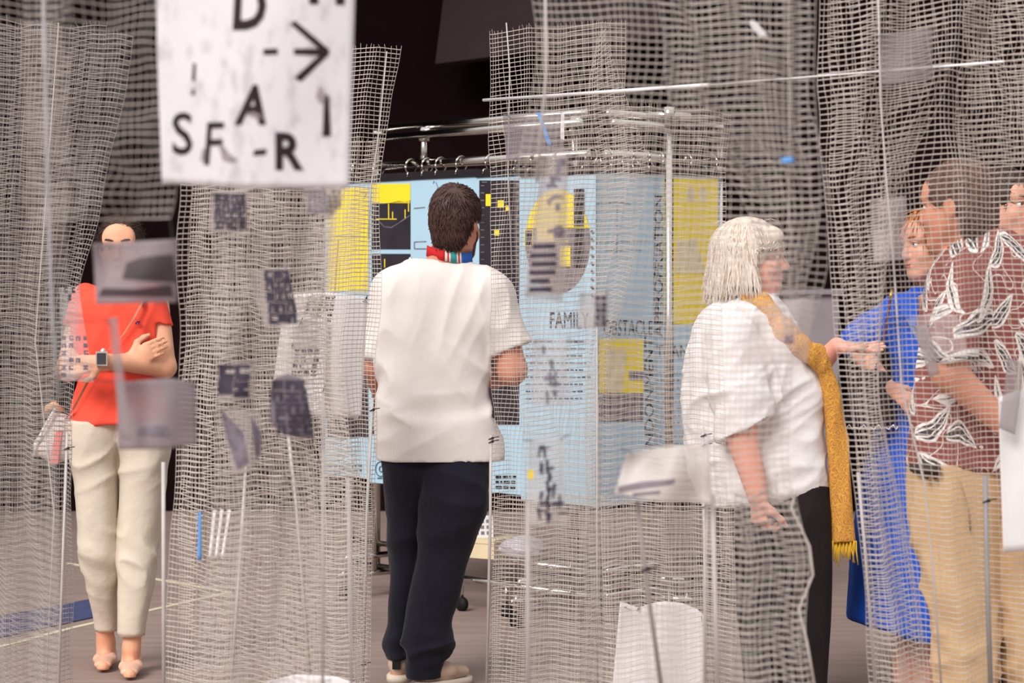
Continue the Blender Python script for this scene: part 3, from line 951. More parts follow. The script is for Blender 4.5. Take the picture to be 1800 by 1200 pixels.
def man_in_tee():
    p = Person('man seen from behind in plain white tee, navy trousers and colourful neck band', 770, 8.7)
    q = p.q
    sk = skin('skin_man_in_tee', 208, 142, 118)
    hair = mat('dark_brown_hair', srgb(74, 50, 46), 0.5, var=0.45, scale=60, stretch=(3, 3, 0.6), spec=0.4)
    F = Field(*body_axes((-.40, -.35, 0), (.45, .5, 1.86), 0.012, [(-.05, .2, .006)], [(-.12, .16, .006)], [(1.38, 1.86, .006)]))
    hc = q(802, 392, 0.0); fw = (0.36, 0.93, -0.12)
    P = head(F, hc, fw)
    nb = q(772, 480, -0.02)
    F.flat(hc + [-0.015, -0.015, -0.06], nb, (.058, .056), (.064, .060), k=.03)
    F.loft(p.rows((470, 705, 835, 0, .07), (500, 672, 868, 0, .09), (600, 672, 858, 0, .11), (700, 675, 855, 0, .10), (790, 680, 850, 0, .10), (815, 690, 840, 0, .09)), .03)
    le, lw = q(655, 640, .03), q(674, 705, .24)
    F.chain([q(680, 510), le, lw], [.055, .045, .030], .02)
    hand(F, lw, (.4, .6, .25), (0.3, 0, 1), 1.0, .5, 1)
    re, rw = q(900, 650, .0), q(868, 668, .26)
    F.chain([q(868, 515), re, rw], [.06, .053, .032], .02)
    hand(F, rw, (-.4, .6, .25), (0, 0, 1), 1.0, .5, -1)
    F.chain([q(722, 815, .03), q(714, 1000, .08), q(699, 1150, .10), q(700, 1190, .08)], [.062, .042, .03, .03], .03)
    F.chain([q(803, 815, -.01), q(775, 1000, -.03), q(748, 1160, -.05), q(750, 1192, -.05)], [.07, .05, .034, .03], .03)
    b, V, Fc = p.emit(F, 'body', sk)
    # hair
    r, f, u = frame(fw)
    H = Field(axis(hc[0] - .15, hc[0] + .15, .006), axis(hc[1] - .16, hc[1] + .14, .006), axis(hc[2] - .14, hc[2] + .19, .006))
    R = np.array([r, f, u])
    H.ell(hc + f * -.014 + u * .042, (.086, .106, .096), R)
    H.ell(hc + f * -.052 - u * .015, (.074, .058, .075), R, .03)
    H.ell(hc + f * -.060 - u * .062, (.052, .032, .04), R, .03)
    H.cut(hc + f * .075 + u * .03, f * 1.0 - u * .5)
    for sg in (-1, 1):
        H.ell(hc + r * sg * .085 + f * .02 - u * .055, (.035, .055, .075), R, .015, 'sub')
    ho, HV, HF = p.emit(H, 'hair', hair)
    crown = hc + f * -.07 + u * .095 + r * .03
    def flow(Pp, N):
        d = Pp - crown
        sw = np.cross(N, d)
        return d / (np.linalg.norm(d, axis=1, keepdims=True) + 1e-6) + 0.4 * sw / (np.linalg.norm(sw, axis=1, keepdims=True) + 1e-6) + np.array([0, 0, -.5]) + 0.5 * (fnoise(Pp * 25)[:, None] - .5) * r
    tufts(p, HV, HF, flow, 2600, .034, .0034, hair, ho)
    # beard
    Bd = Field(axis(hc[0] - .12, hc[0] + .12, .006), axis(hc[1] - .02, hc[1] + .16, .006), axis(hc[2] - .15, hc[2] + .01, .006))
    for sg in (-1, 1):
        Bd.cone(hc + r * sg * .060 + f * .006 - u * .045, hc + r * sg * .024 + f * .070 - u * .100, .021, .024, .02)
        Bd.cone(hc + r * sg * .066 + f * .008 - u * .012, hc + r * sg * .060 + f * .006 - u * .050, .010, .019, .02)
    Bd.ell(hc + f * .074 - u * .104, (.028, .024, .024), R)
    p.emit(Bd, 'beard', hair)
    # tee
    S = Field(*body_axes((-.34, -.25, .78), (.42, .25, 1.56), 0.0075))
    S.loft(p.rows((457, 722, 812, 0, .062), (466, 700, 838, 0, .082), (482, 676, 864, 0, .105), (510, 660, 888, 0, .12), (560, 656, 882, 0, .125),
                  (610, 664, 866, 0, .12), (660, 668, 862, 0, .118), (715, 664, 866, 0, .122), (745, 660, 876, 0, .13), (780, 661, 884, 0, .132), (808, 663, 887, 0, .132)), .02, 2.2)
    S.flat(q(866, 510), q(902, 618, .0), (.072, .075), (.078, .072), k=.05)
    S.flat(q(688, 508), q(660, 632, .02), (.065, .07), (.050, .068), k=.05)
    S.cut(q(0, 809), (0, 0, -1))
    # sleeve hems and neckline
    S.put(lambda X, Y, Z: np.maximum(np.abs(X - q(908, 650)[0]) - .10, (q(898, 612)[2] - Z) * -1 + (X - q(898, 612)[0]) * -.36) + 0 * Y, q(872, 720) - [0, .3, 0], q(950, 600) + [0, .3, 0], .004, 'sub')
    S.put(lambda X, Y, Z: np.maximum(np.abs(X - q(645, 650)[0]) - .035, Z - q(0, 626)[2]) + 0 * Y, q(630, 720) - [0, .3, 0], q(661, 626) + [0, .3, 0], .004, 'sub')
    S.ell(q(770, 441, 0.01), (.094, .10, .034), None, .012, 'sub')
    zb = q(0, 725)[2]
    o, SV, SF = p.emit(S, 'tee_shirt', M_tee, [
        (.026, 1.4, 13, (1, .2, .12), band(zb, .05)), (.017, 1.5, 8, (.6, .1, -.8), band(zb + .13, .12)), (.018, .8, 6, (.15, 0, 1), band(zb + .32, .22)), (.010, 1.2, 14, (.35, .1, 1), lambda V: np.clip((V[:, 2] - zb - .05) * 4, 0, 1)),
        (.012, 1.5, 10, (1, 0, .5), band(zb - .10, .07)), (.012, 1.2, 10, (.5, 0, -.9), lambda V: np.clip((np.abs(V[:, 0] - .04) - .14) * 9, 0, 1) * band(zb + .28, .18)(V))])
    mb = MB()
    cx = q(768, 0)[0]
    arc = [np.array([cx + .097 * math.cos(a), .01 - .101 * math.sin(a) * .72, q(0, 458)[2] - .012 * math.sin(a) + .006]) for a in np.linspace(-.2, math.pi + .2, 26)]
    mb.tube(arc, .006, 6); mb.build('neck_rib', M_tee, o, True)
    # woven neck band with a red, a patterned and a blue stretch
    M_red = mat('band_red', srgb(205, 40, 42), 0.8); M_bb = mat('band_blue', srgb(40, 96, 180), 0.8); M_w = mat('band_white', srgb(226, 220, 214), 0.8); M_tl = mat('band_teal', srgb(60, 150, 150), 0.8)
    nc = q(789, 445, .004)
    root = None
    def bandseg(a0, a1, m, par, name, r0=.086, dz=0, hh=.019):
        n = 8
        V = []
        for a in np.linspace(a0, a1, n):
            ca, sa = math.cos(a), math.sin(a)
            for (rr, z) in ((r0, -hh), (r0 - .003, hh), (r0 - .006, hh), (r0 - .003, -hh)):
                V.append(nc + [rr * ca * 1.0, rr * sa, z + dz + .012 * sa + (0.014 * -ca)])
        Fq = []
        for i in range(n - 1):
            for j in range(4): Fq.append((i*4+j, i*4+(j+1) % 4, i*4+4+(j+1) % 4, i*4+4+j))
        Fq += [(0, 3, 2, 1), ((n-1)*4, (n-1)*4+1, (n-1)*4+2, (n-1)*4+3)]
        return p.part(name, V, Fq, m, par)
    root = bandseg(math.radians(200), math.radians(262), M_red, None, 'neck_band')
    bandseg(math.radians(262), math.radians(268), M_w, root, 'stripe')
    bandseg(math.radians(268), math.radians(272), M_red, root, 'stripe')
    bandseg(math.radians(272), math.radians(276), M_w, root, 'stripe')
    bandseg(math.radians(276), math.radians(291), M_tl, root, 'stripe')
    bandseg(math.radians(291), math.radians(295), M_w, root, 'stripe')
    bandseg(math.radians(295), math.radians(299), M_red, root, 'stripe')
    bandseg(math.radians(299), math.radians(304), M_w, root, 'stripe')
    bandseg(math.radians(304), math.radians(360), M_bb, root, 'stripe')
    # trousers
    T = Field(*body_axes((-.26, -.24, .0), (.24, .25, .90), 0.008))
    T.loft(p.rows((798, 669, 790, .02, .12), (840, 676, 785, .03, .12), (870, 680, 760, .05, .105), (900, 684, 746, .06, .095), (960, 688, 742, .07, .085), (1010, 690, 739, .08, .08), (1060, 683, 731, .09, .078),
                  (1100, 682, 722, .10, .074), (1122, 675, 722, .10, .084), (1140, 681, 716, .10, .074), (1155, 683, 715, .10, .070)), .012)
    T.loft(p.rows((798, 740, 861, 0, .125), (840, 738, 861, -.01, .13), (880, 741, 857, -.02, .125), (920, 741, 845, -.02, .115), (960, 737, 832, -.02, .105), (1010, 728, 818, -.03, .098),
                  (1060, 716, 806, -.04, .09), (1095, 711, 793, -.05, .086), (1122, 706, 801, -.05, .10), (1140, 707, 797, -.05, .094), (1152, 713, 782, -.05, .08), (1191, 713, 778, -.05, .08)), .012)
    zk, za = q(0, 960)[2], q(0, 1140)[2]
    p.emit(T, 'trousers', M_navy, [(.020, 1.5, 10, (1, 0, .45), band(zk, .12)), (.022, 1.5, 17, (1, .3, .2), band(za, .05)), (.015, 1.2, 10, (1, 0, -.35), band(zk + .19, .11)), (.010, 1.0, 6, (.2, 0, 1), None)])
    p.tuck(b, T, q(0, 1150)[2], q(0, 812)[2])
    # shoes
    M_sh = mat('beige_suede', srgb(205, 180, 160), 0.9, var=0.08, scale=30)
    M_sole = mat('pale_sole', srgb(222, 208, 192), 0.7)
    for hl, to, nm in ((q(697, 1186, .04), q(720, 1196, .32), 0), (q(738, 1203, -.10), q(826, 1207, .06), 1)):
        hl[2] = to[2] = 0.022
        G = Field(axis(min(hl[0], to[0]) - .08, max(hl[0], to[0]) + .08, .006), axis(min(hl[1], to[1]) - .08, max(hl[1], to[1]) + .08, .006), axis(-.01, .16, .006))
        shoe(G, hl, to, .042, .075)
        s_o, _, _ = p.emit(G, 'shoe', M_sh)
        d = (to - hl) / np.linalg.norm(to - hl); xx = np.array([-d[1], d[0], 0])
        outl = [hl - d * .012 + (xx * .040 * math.cos(a) - d * .0 + d * (.03 - .03 * math.sin(a))) for a in np.linspace(0, math.pi, 9)]
        outl += [to - d * .05 + (-xx * .044 * math.cos(a) + d * .05 * math.sin(a)) for a in np.linspace(0, math.pi, 9)]
        n = len(outl)
        Vv = [o_ * [1, 1, 0] + [0, 0, .0] for o_ in outl] + [o_ * [1, 1, 0] + [0, 0, .026] for o_ in outl]
        p.part('sole', Vv, [tuple(range(n))[::-1], tuple(range(n, 2 * n))] + [(i, (i + 1) % n, n + (i + 1) % n, n + i) for i in range(n)], M_sole, s_o)
        tabm = MB().box((-.014, -.006, .05), (.014, .004, .10))
        tb = tabm.build('heel_tab', M_rubber, s_o); tb.location = tuple(hl + d * -.004 - [0, 0, .022]); tb.rotation_euler.z = math.atan2(d[1], d[0]) - math.pi / 2

def woman_in_red():
    p = Person('woman with crossed arms in coral red polo, cream trousers and nude flats', 210, 9.0)
    q = p.q
    sk = skin('skin_woman_in_red', 226, 168, 136)
    hair = mat('dark_hair', srgb(62, 44, 40), 0.5, var=0.4, scale=60, stretch=(3, 3, 0.6))
    F = Field(*body_axes((-.30, -.36, 0), (.30, .30, 1.74), 0.012, [(-.10, .10, .0055), (.10, .20, .006), (-.2, -.1, .007)], [(-.30, .10, .006)], [(1.42, 1.74, .0055), (1.08, 1.26, .006)]))
    hc = q(212, 436, 0); fw = (0.03, -1, -0.06)
    P = head(F, hc, fw, .96, True)
    F.flat(hc + [0, .02, -.06], q(212, 515, .02), (.048, .05), (.06, .055), k=.025)
    F.loft(p.rows((500, 185, 240, 0, .06), (520, 150, 275, 0, .075), (600, 142, 282, 0, .10), (690, 146, 278, 0, .085), (740, 148, 272, 0, .08)), .03)
    e1, w1 = q(290, 645, -.05), q(184, 634, -.235)
    F.chain([q(276, 525, .01), e1, w1], [.043, .040, .027], .02)
    hand(F, w1, (-1, -.02, -.15), (.0, 1, -.1), .92, .25, 1)
    e2, w2 = q(118, 650, -.03), q(228, 632, -.14)
    F.chain([q(146, 525, .01), e2, w2], [.043, .040, .026], .02)
    hand(F, w2, (.93, .02, .42), (.1, 1, 0), .92, .35, 1)
    for a, b_, c_ in (((172, 760, 0), (173, 960, 0), (186, 1130, .12)), ((246, 760, 0), (242, 960, 0), (231, 1140, -.06))):
        F.chain([q(*a), q(*b_), q(*c_)], [.06, .045, .033], .01)
    for hl, to in ((q(188, 1140, .17), q(181, 1160, -.03)), (q(232, 1150, .0), q(228, 1180, -.2))):
        hl[2] = .03; to[2] = .02
        F.chain([hl + [0, -.02, .06], hl + [0, -.03, .0], to], [.034, .03, .024], .03)
    b, V, Fc = p.emit(F, 'body', sk)
    face_bits(p, P, fw, hair, .96, parent=b)
    r, f, u = frame(fw); R = np.array([r, f, u])
    H = Field(axis(hc[0] - .13, hc[0] + .13, .006), axis(hc[1] - .14, hc[1] + .16, .006), axis(hc[2] - .13, hc[2] + .16, .006))
    H.ell(hc + f * -.016 + u * .036, (.081, .099, .091), R)
    H.ell(hc + f * -.12 + u * .01, (.035, .03, .045), R, .03)
    H.ell(hc + f * .09 + u * .018, (.066, .075, .062), R, .015, 'sub')
    H.ell(hc + f * .06 - u * .07, (.10, .085, .08), R, .015, 'sub')
    ho, HV, HF = p.emit(H, 'hair', hair)
    tufts(p, HV, HF, lambda Pp, N: (hc - f * .12 - Pp), 900, .05, .0028, hair, ho, lift=.02, jit=.05)
    # polo
    S = Field(*body_axes((-.28, -.2, .88), (.28, .2, 1.46), 0.0075))
    S.loft(p.rows((499, 188, 240, .01, .05), (508, 168, 262, .01, .07), (524, 142, 284, .0, .095), (560, 136, 288, 0, .11), (610, 138, 286, 0, .118), (670, 138, 284, 0, .112), (700, 132, 286, 0, .112), (744, 120, 296, 0, .125)), .02)
    S.flat(q(268, 522), q(289, 590, -.02), (.048, .056), (.042, .052), k=.035)
    S.flat(q(152, 522), q(125, 600, -.015), (.048, .056), (.042, .052), k=.035)
    hm = lambda cx, sl: (lambda X, Y, Z: np.maximum((Z - q(0, 571)[2]) + sl * (X - cx), np.abs(X - cx) - .032) + 0 * Y)
    for px, sl in ((295, .25), (116, -.25)):
        cx = q(px, 0)[0]
        S.put(hm(cx, sl), q(px, 660) - [.032, .22, 0], q(px, 568) + [.032, .22, 0], .006, 'sub')
    S.cut(q(0, 743), (0, 0, -1)); S.cut(q(289, 573), (.18, 0, -1)) if False else None
    S.ell(q(213, 492, -.03), (.052, .07, .05), None, .01, 'sub')
    o, SV, SF = p.emit(S, 'polo_shirt', M_polo, [(.016, 1.5, 12, (1, 0, -.25), band(q(0, 700)[2], .06)), (.010, 1.2, 9, (.5, 0, 1), None)])
    lg = MB()
    c0 = q(242, 565, -.122)
    for (x0, z0, x1, z1) in ((-.008, .008, .004, .009), (-.004, -.004, .009, .002), (-.009, -.010, -.003, -.002), (.002, -.012, .006, -.003)):
        lg.box(c0 + [x0, -.001, z0], c0 + [x1, .003, z1])
    lg.build('emblem', mat('emblem_navy', srgb(60, 40, 80), .8), o)
    # crossed-arm band of cloth: bag strap across the chest
    sm = mat('tan_strap', srgb(176, 120, 92), 0.7)
    strap = [q(262, 512, -.02), q(248, 535, -.112), q(236, 558, -.128), q(215, 590, -.135), q(190, 616, -.145), q(160, 660, -.13), q(128, 720, -.10), q(112, 740, -.06)]
    T_ = MB()
    for i in range(len(strap) - 1):
        a, b2 = strap[i], strap[i + 1]
        n = np.array([.75, 0, .65]) * .011
        T_.add([a - n, b2 - n, b2 + n, a + n, a - n + [0, .003, 0], b2 - n + [0, .003, 0], b2 + n + [0, .003, 0], a + n + [0, .003, 0]],
               [(0, 1, 2, 3), (4, 7, 6, 5), (0, 4, 5, 1), (2, 6, 7, 3)])
    # trousers
    T = Field(*body_axes((-.24, -.2, .1), (.24, .24, .94), 0.0075))
    T.loft(p.rows((738, 119, 218, 0, .115), (770, 120, 216, 0, .118), (800, 126, 207, 0, .11), (860, 134, 206, 0, .095), (950, 139, 206, -.01, .08), (985, 143, 206, 0, .078), (1040, 155, 206, .05, .07), (1080, 165, 208, .09, .06), (1106, 168, 207, .11, .058)), .01)
    T.loft(p.rows((738, 200, 297, 0, .115), (770, 205, 298, 0, .118), (800, 209, 297, 0, .11), (860, 211, 290, 0, .095), (950, 207, 276, -.02, .08), (985, 207, 273, -.03, .078), (1040, 208, 268, -.04, .07), (1085, 207, 258, -.05, .06), (1114, 207, 254, -.05, .058)), .01)
    zk = q(0, 985)[2]
    to, _, _ = p.emit(T, 'trousers', M_creamt, [(.016, 1.4, 16, (1, 0, -.35), band(zk, .10)), (.012, 1.4, 13, (1, 0, .5), band(q(0, 815)[2], .09)), (.006, 1.2, 10, (.3, 0, 1), None)])
    p.tuck(b, T, q(0, 1106)[2], q(0, 745)[2])
    for cx, cy, pz, rx in ((187, .11, 1106, .042), (231, -.05, 1114, .051)):
        c = q(cx, pz, cy)
        mb = MB().tube([c + [0, 0, -.004], c + [0, 0, .034]], rx, 20)
        o2 = mb.build('turn_up', M_creamt, to, True)
        o2.scale = (1, 1.15, 1); o2.location = (0, -c[1] * .15, 0)
    M_nude = mat('nude_leather', srgb(224, 178, 156), 0.45, var=.05)
    for hl, tt in ((q(188, 1140, .17), q(180, 1160, -.05)), (q(232, 1150, .0), q(227, 1180, -.22))):
        hl[2] = .012; tt[2] = .012
        G = Field(axis(hl[0] - .10, hl[0] + .10, .005), axis(tt[1] - .05, hl[1] + .06, .005), axis(-.01, .12, .005))
        shoe(G, hl + [0, .03, 0], tt - [0, .015, 0], .040, .055, .015)
        G.ell((hl * .72 + tt * .28) + [0, 0, .075], (.030, .085, .045), None, .01, 'sub')
        p.emit(G, 'flat_shoe', M_nude)
    # watch
    wc = q(179, 630, -.262)
    wt = MB().box(wc - [.021, .008, .026], wc + [.021, .006, .026]).build('watch', mat('watch_case', srgb(205, 198, 194), .3, metal=.6), p.root)
    wt2 = MB().box(wc - [.016, .011, .020], wc + [.016, -.007, .020]).build('watch_face', mat('watch_face', srgb(70, 66, 70), .15), wt)
    MB().tube([wc + [.0, .028 - .029 * math.cos(a), .030 * math.sin(a)] for a in np.linspace(0, 2 * math.pi, 17)], .0075, 6, False).build('watch_band', mat('watch_band', srgb(216, 208, 204), .5), wt, True)
    # bag: a thing of its own on its strap
    bl = q(95, 765, -.05) + np.array(p.root.location)
    bag = thing('shoulder_bag', 'small beige shoulder bag with a pink stripe at the hip of the woman in red', 'bag', bl)
    G = Field(axis(-.12, .12, .007), axis(-.07, .07, .007), axis(-.14, .14, .007))
    G.flat((.035, 0, .055), (-.012, 0, -.055), (.050, .025), (.070, .04), k=.01)
    V, Fc = G.mesh()
    obj('body', V, Fc, mat('beige_leather', srgb(205, 190, 182), .5, var=.06), bag)
    obj('stripe', [(-.01, -.045, -.10), (.022, -.043, -.10), (.036, -.034, .02), (.014, -.036, .02), (-.01, -.039, -.10), (.022, -.037, -.10), (.036, -.028, .02), (.014, -.030, .02)], [(0,1,2,3),(7,6,5,4),(0,4,5,1),(1,5,6,2),(2,6,7,3),(3,7,4,0)], mat('pink_leather', srgb(226, 120, 118), .5), bag, False)
    MB().tube([(-.075, -.02, -.08), (-.03, -.045, .03), (.01, -.03, .10)], .006, 6).build('piping', M_paper, bag, True)
    obj('tie', *(lambda s: (s.V, s.F))(MB().tube([(.03, 0, .09), (0, -.01, .115), (-.02, -.01, .10), (-.03, 0, .085)], [.012, .016, .016, .01], 7)), mat('tan_leather', srgb(215, 165, 120), .6), bag)
    so = obj('strap', T_.V, T_.F, sm, bag, False)
    so.location = Vector(p.root.location) - bag.location

def woman_in_white():
    p = Person('grey-blonde woman with glasses in white linen blouse holding out an open palm', 1335, 8.2)
    q = p.q
    sk = skin('skin_woman_in_white', 232, 166, 146)
    hair = mat('ash_blonde_hair', srgb(214, 200, 186), 0.5, var=0.22, scale=40, stretch=(4, 4, 0.7), spec=0.4)
    F = Field(*body_axes((-.30, -.40, 0), (.46, .34, 1.70), 0.012, [(-.12, .12, .005), (.24, .44, .0045)], [(-.35, -.2, .006), (-.10, .12, .0055)], [(1.36, 1.70, .005), (1.16, 1.29, .0045), (.55, .8, .0055)]))
    hc = q(1324, 455, 0); fw = (1, -0.10, 0.03)
    P = head(F, hc, fw, .98, True, 1.05)
    F.flat(hc + [-.025, 0, -.06], q(1318, 540, 0), (.055, .052), (.075, .06), k=.03)
    F.loft(p.rows((530, 1280, 1360, 0, .07), (560, 1245, 1385, 0, .12), (650, 1230, 1415, 0, .14), (800, 1250, 1420, 0, .13), (850, 1270, 1420, 0, .11)), .03)
    e1, w1 = q(1298, 745, -.235), q(1332, 872, -.255)
    F.chain([q(1285, 580, -.16), e1, w1], [.062, .058, .034], .02)
    hand(F, w1, (.05, -.05, -1), (.75, .65, 0), .97, 1.05, 1, wr=.031)
    w2 = q(1471, 607, -.04)
    F.chain([q(1370, 590, .15), q(1416, 670, .10), w2], [.055, .046, .028], .02)
    hand(F, w2, (1, -.1, -.10), (-.05, -.35, .95), .95, .16, 1, .2)
    for dy, x in ((-.1, 1370), (.1, 1385)):
        F.chain([q(x, 880, dy), q(x, 1060, dy), q(x + 5, 1225, dy)], [.09, .06, .04], .03)
        F.cone(q(x, 1232, dy), q(x + 70, 1240, dy), .035, .028)
    b, V, Fc = p.emit(F, 'body', sk)
    face_bits(p, P, fw, mat('pale_brow', srgb(190, 160, 140), .7), .98, lipc=(196, 104, 98), parent=b)
    r, f, u = frame(fw); R = np.array([r, f, u])
    # hair: bob with a fringe
    H = Field(axis(hc[0] - .20, hc[0] + .14, .006), axis(hc[1] - .15, hc[1] + .15, .006), axis(hc[2] - .15, hc[2] + .17, .006))
    H.ell(hc + f * -.022 + u * .046, (.092, .116, .099), R)
    H.ell(hc + f * -.075 - u * .035, (.088, .075, .095), R, .05)
    H.flat(hc + f * -.01 + r * .074 + u * .02, hc + f * -.045 + r * .07 - u * .085, (.045, .022), (.035, .02), f, .02)
    H.flat(hc + f * -.01 - r * .074 + u * .02, hc + f * -.045 - r * .07 - u * .085, (.045, .022), (.035, .02), f, .02)
    H.flat(hc + f * .070 + u * .075 - r * .04, hc + f * .070 + u * .075 + r * .04, (.030, .036), (.030, .036), u, .02)
    H.ell(hc + f * .125 - u * .045, (.085, .115, .095), R, .02, 'sub')
    H.ell(hc + f * -.035 - u * .17, (.06, .10, .075), R, .02, 'sub')
    ho, HV, HF = p.emit(H, 'hair', hair)
    R2 = random.Random(5)
    tones = [hair, mat('silver_hair', srgb(226, 216, 206), 0.5, var=.1, scale=40), mat('dark_blonde_hair', srgb(178, 158, 138), 0.5, var=.15, scale=40)]  # three hair colours, dealt to the locks at random
    lk = [[], [], []]
    for i in range(900):
        an = R2.uniform(0, 2 * math.pi)
        ca, sa = math.cos(an), math.sin(an)
        front = max(0, ca)
        L = -0.085 - 0.060 * R2.random() - .012 * max(0, -ca)
        if ca > .30: L = 0.020 + .040 * R2.random() - .05 * max(0, .55 - ca)
        start = R2.uniform(.0, .62)
        w1_, w2_ = R2.uniform(0, 6.28), (R2.uniform(.006, .017) if ca < .3 else .004)
        flare = R2.uniform(.0, .26) if ca < .3 else R2.uniform(.02, .10)
        pts = []
        for k in range(10):
            t = start + (1 - start) * k / 9
            if t < .6:
                ph = t / .6 * 1.5
                rad = math.sin(ph) * 1.02; z = .030 + .110 * math.cos(ph)
            else:
                fr_ = (t - .6) / .4
                rad = 1.02 + flare * fr_ ** 1.6 - .10 * max(0, fr_ - .75) * 4 * (1 if R2.random() < .5 else .2); z = .038 * (1 - fr_) + L * fr_
            wob = w2_ * math.sin(8.5 * t + w1_) * min(1, t * 1.6)
            rf = .121 if ca < 0 else .117
            q_ = hc + f * (-.026 + rf * rad * ca - wob * sa * .9 + (.012 * max(0, t - .6) if ca > .3 else 0)) + r * (.098 * rad * sa + wob * ca) + u * z
            pts.append(q_)
        lk[0 if R2.random() < .55 else (1 if R2.random() < .6 else 2)].append(pts)
    for g_, m_ in zip(lk, tones): locks(p, g_, .0044, m_, ho)
    fly = []
    for i in range(26):
        an = R2.uniform(0, 6.28); ca, sa = math.cos(an), math.sin(an)
        b0 = hc + f * (-.026 + .07 * ca) + r * .06 * sa + u * .128
        fly.append([b0, b0 + f * .02 * ca + r * .02 * sa + u * .006, b0 + f * .05 * ca + r * .045 * sa - u * (.012 * R2.random())])
    locks(p, fly, .0006, hair, ho, 'stray_hair', 3)
    # glasses
    gm = mat('glasses_frame', srgb(120, 112, 104), .3)
    g = MB()
    for sg in (-1, 1):
        ring = [P(sg * .034 + .024 * math.cos(a) * 1.0, .112 - .010 * abs(math.cos(a)) * (1 if sg * math.cos(a) > 0 else 0), .002 + .018 * math.sin(a)) for a in np.linspace(0, 2 * math.pi, 21)]
        g.tube(ring, .0018, 6, False)
        g.tube([P(sg * .058, .100, .010), P(sg * .079, .06, .011), P(sg * .083, .00, .008), P(sg * .082, -.03, -.006)], .0020, 6)
    g.tube([P(-.010, .112, .008), P(.010, .112, .008)], .0018, 6)
    go = g.build('glasses', gm, p.root, True)
    gl = haze_mat('lens', (.9, .9, .9, 1), .06, .1)
    for sg in (-1, 1):
        c = P(sg * .034, .110, .002)
        MB().add([P(sg * .034 + .023 * math.cos(a), .110, .002 + .017 * math.sin(a)) for a in np.linspace(0, 2 * math.pi, 17)[:-1]], [tuple(range(16))]).build('lens', gl, go)
    e_ = P(.082, -.008, -.042)
    MB().tube([e_ + f * .009 * math.cos(a) + u * .012 * math.sin(a) for a in np.linspace(0, 2 * math.pi, 15)], .0022, 6).build('earring', M_gold, b, True)
    # blouse
    S = Field(*body_axes((-.30, -.36, .68), (.32, .30, 1.46), 0.0075))
    S.loft(p.rows((517, 1292, 1362, 0, .058), (528, 1262, 1376, 0, .09), (545, 1238, 1388, 0, .13), (575, 1222, 1402, 0, .165), (620, 1209, 1430, 0, .185), (660, 1205, 1444, 0, .19), (740, 1204, 1451, 0, .19), (820, 1212, 1457, 0, .19), (890, 1236, 1462, 0, .19)), .02, 2.4)
    S.flat(q(1290, 585, -.15), q(1313, 768, -.245), (.085, .08), (.098, .075), (1, 0, 0), .045)
    S.flat(q(1370, 590, .13), q(1412, 660, .11), (.07, .06), (.06, .055), (1, 0, 0), .03)
    a, b2 = q(1240, 888), q(1460, 851)
    S.cut((a + b2) / 2, (-(b2 - a)[2] * -1, 0, -(b2 - a)[0]))
    ha, hb = q(1268, 772, -.25), q(1358, 729, -.25)
    nx = np.array([(hb - ha)[2], 0, -(hb - ha)[0]])
    nx /= np.linalg.norm(nx)
    def below(X, Y, Z):
        d1 = (X - ha[0]) * nx[0] + (Z - ha[2]) * nx[2]
        d1 = np.maximum(-d1, np.maximum(Y + .188, -(Y + .5)))
        return np.maximum(d1, np.maximum(X - q(1372, 0, -.25)[0], q(1262, 0, -.25)[0] - X))
    S.put(below, q(1262, 900, -.25) - [0, .12, 0], q(1372, 725, -.25) + [0, .07, 0], .004, 'sub')
    zs = q(0, 690)[2]
    o, SV, SF = p.emit(S, 'blouse', M_linen, [(.020, 1.5, 10, (.6, .2, -.8), lambda V: np.exp(-((V[:, 0] - .02) / .14) ** 2)), (.024, 1.2, 13, (1, .2, .45), band(zs, .07)), (.013, 1.2, 8, (.2, 0, 1), None), (.010, 2, 14, (1, 0, .3), band(q(0, 800)[2], .12)), (.006, 3, 22, (.7, .3, .5), None)])
    MB().tube([q(1293, 517, -.05), q(1320, 528, -.075), q(1350, 524, -.055), q(1366, 516, -.01), q(1366, 516, .03)], .010, 8).build('collar', M_linen, o, True)
    # trousers
    T = Field(*body_axes((-.22, -.26, .0), (.32, .26, .78), 0.009))
    T.loft(p.rows((850, 1245, 1458, -.06, .13), (900, 1285, 1462, -.09, .12), (1000, 1292, 1464, -.1, .11), (1100, 1300, 1461, -.1, .10), (1235, 1312, 1452, -.1, .10)), .01)
    T.loft(p.rows((850, 1250, 1456, .06, .13), (900, 1290, 1458, .09, .12), (1000, 1300, 1458, .1, .11), (1100, 1310, 1455, .1, .10), (1235, 1330, 1450, .1, .10)), .01)
    p.emit(T, 'trousers', M_cloth_blk, [(.010, 1, 8, (.15, 0, 1), None)])
    M_bs = mat('black_leather', srgb(30, 26, 28), .4)
    for dy, x in ((-.1, 1372), (.1, 1385)):
        hl, to = q(x - 35, 1240, dy), q(x + 85, 1240, dy); hl[2] = to[2] = .0
        G = Field(axis(hl[0] - .06, to[0] + .06, .007), axis(dy - .08, dy + .08, .007), axis(-.01, .14, .007))
        shoe(G, hl, to, .042, .075); p.emit(G, 'shoe', M_bs)
    # scarf
    ms = bpy.data.materials.new('ochre_paisley')
    ms.use_nodes = True
    nt = ms.node_tree; pr = nt.nodes['Principled BSDF']; pr.inputs['Roughness'].default_value = .85
    tc = nt.nodes.new('ShaderNodeTexCoord')
    vo = nt.nodes.new('ShaderNodeTexVoronoi'); vo.feature = 'DISTANCE_TO_EDGE'; vo.inputs['Scale'].default_value = 62
    wv = nt.nodes.new('ShaderNodeTexNoise'); wv.inputs['Scale'].default_value = 30; wv.inputs['Detail'].default_value = 2
    add = nt.nodes.new('ShaderNodeMixRGB'); add.blend_type = 'ADD'; add.inputs[0].default_value = .05
    nt.links.new(tc.outputs['Object'], wv.inputs['Vector'])
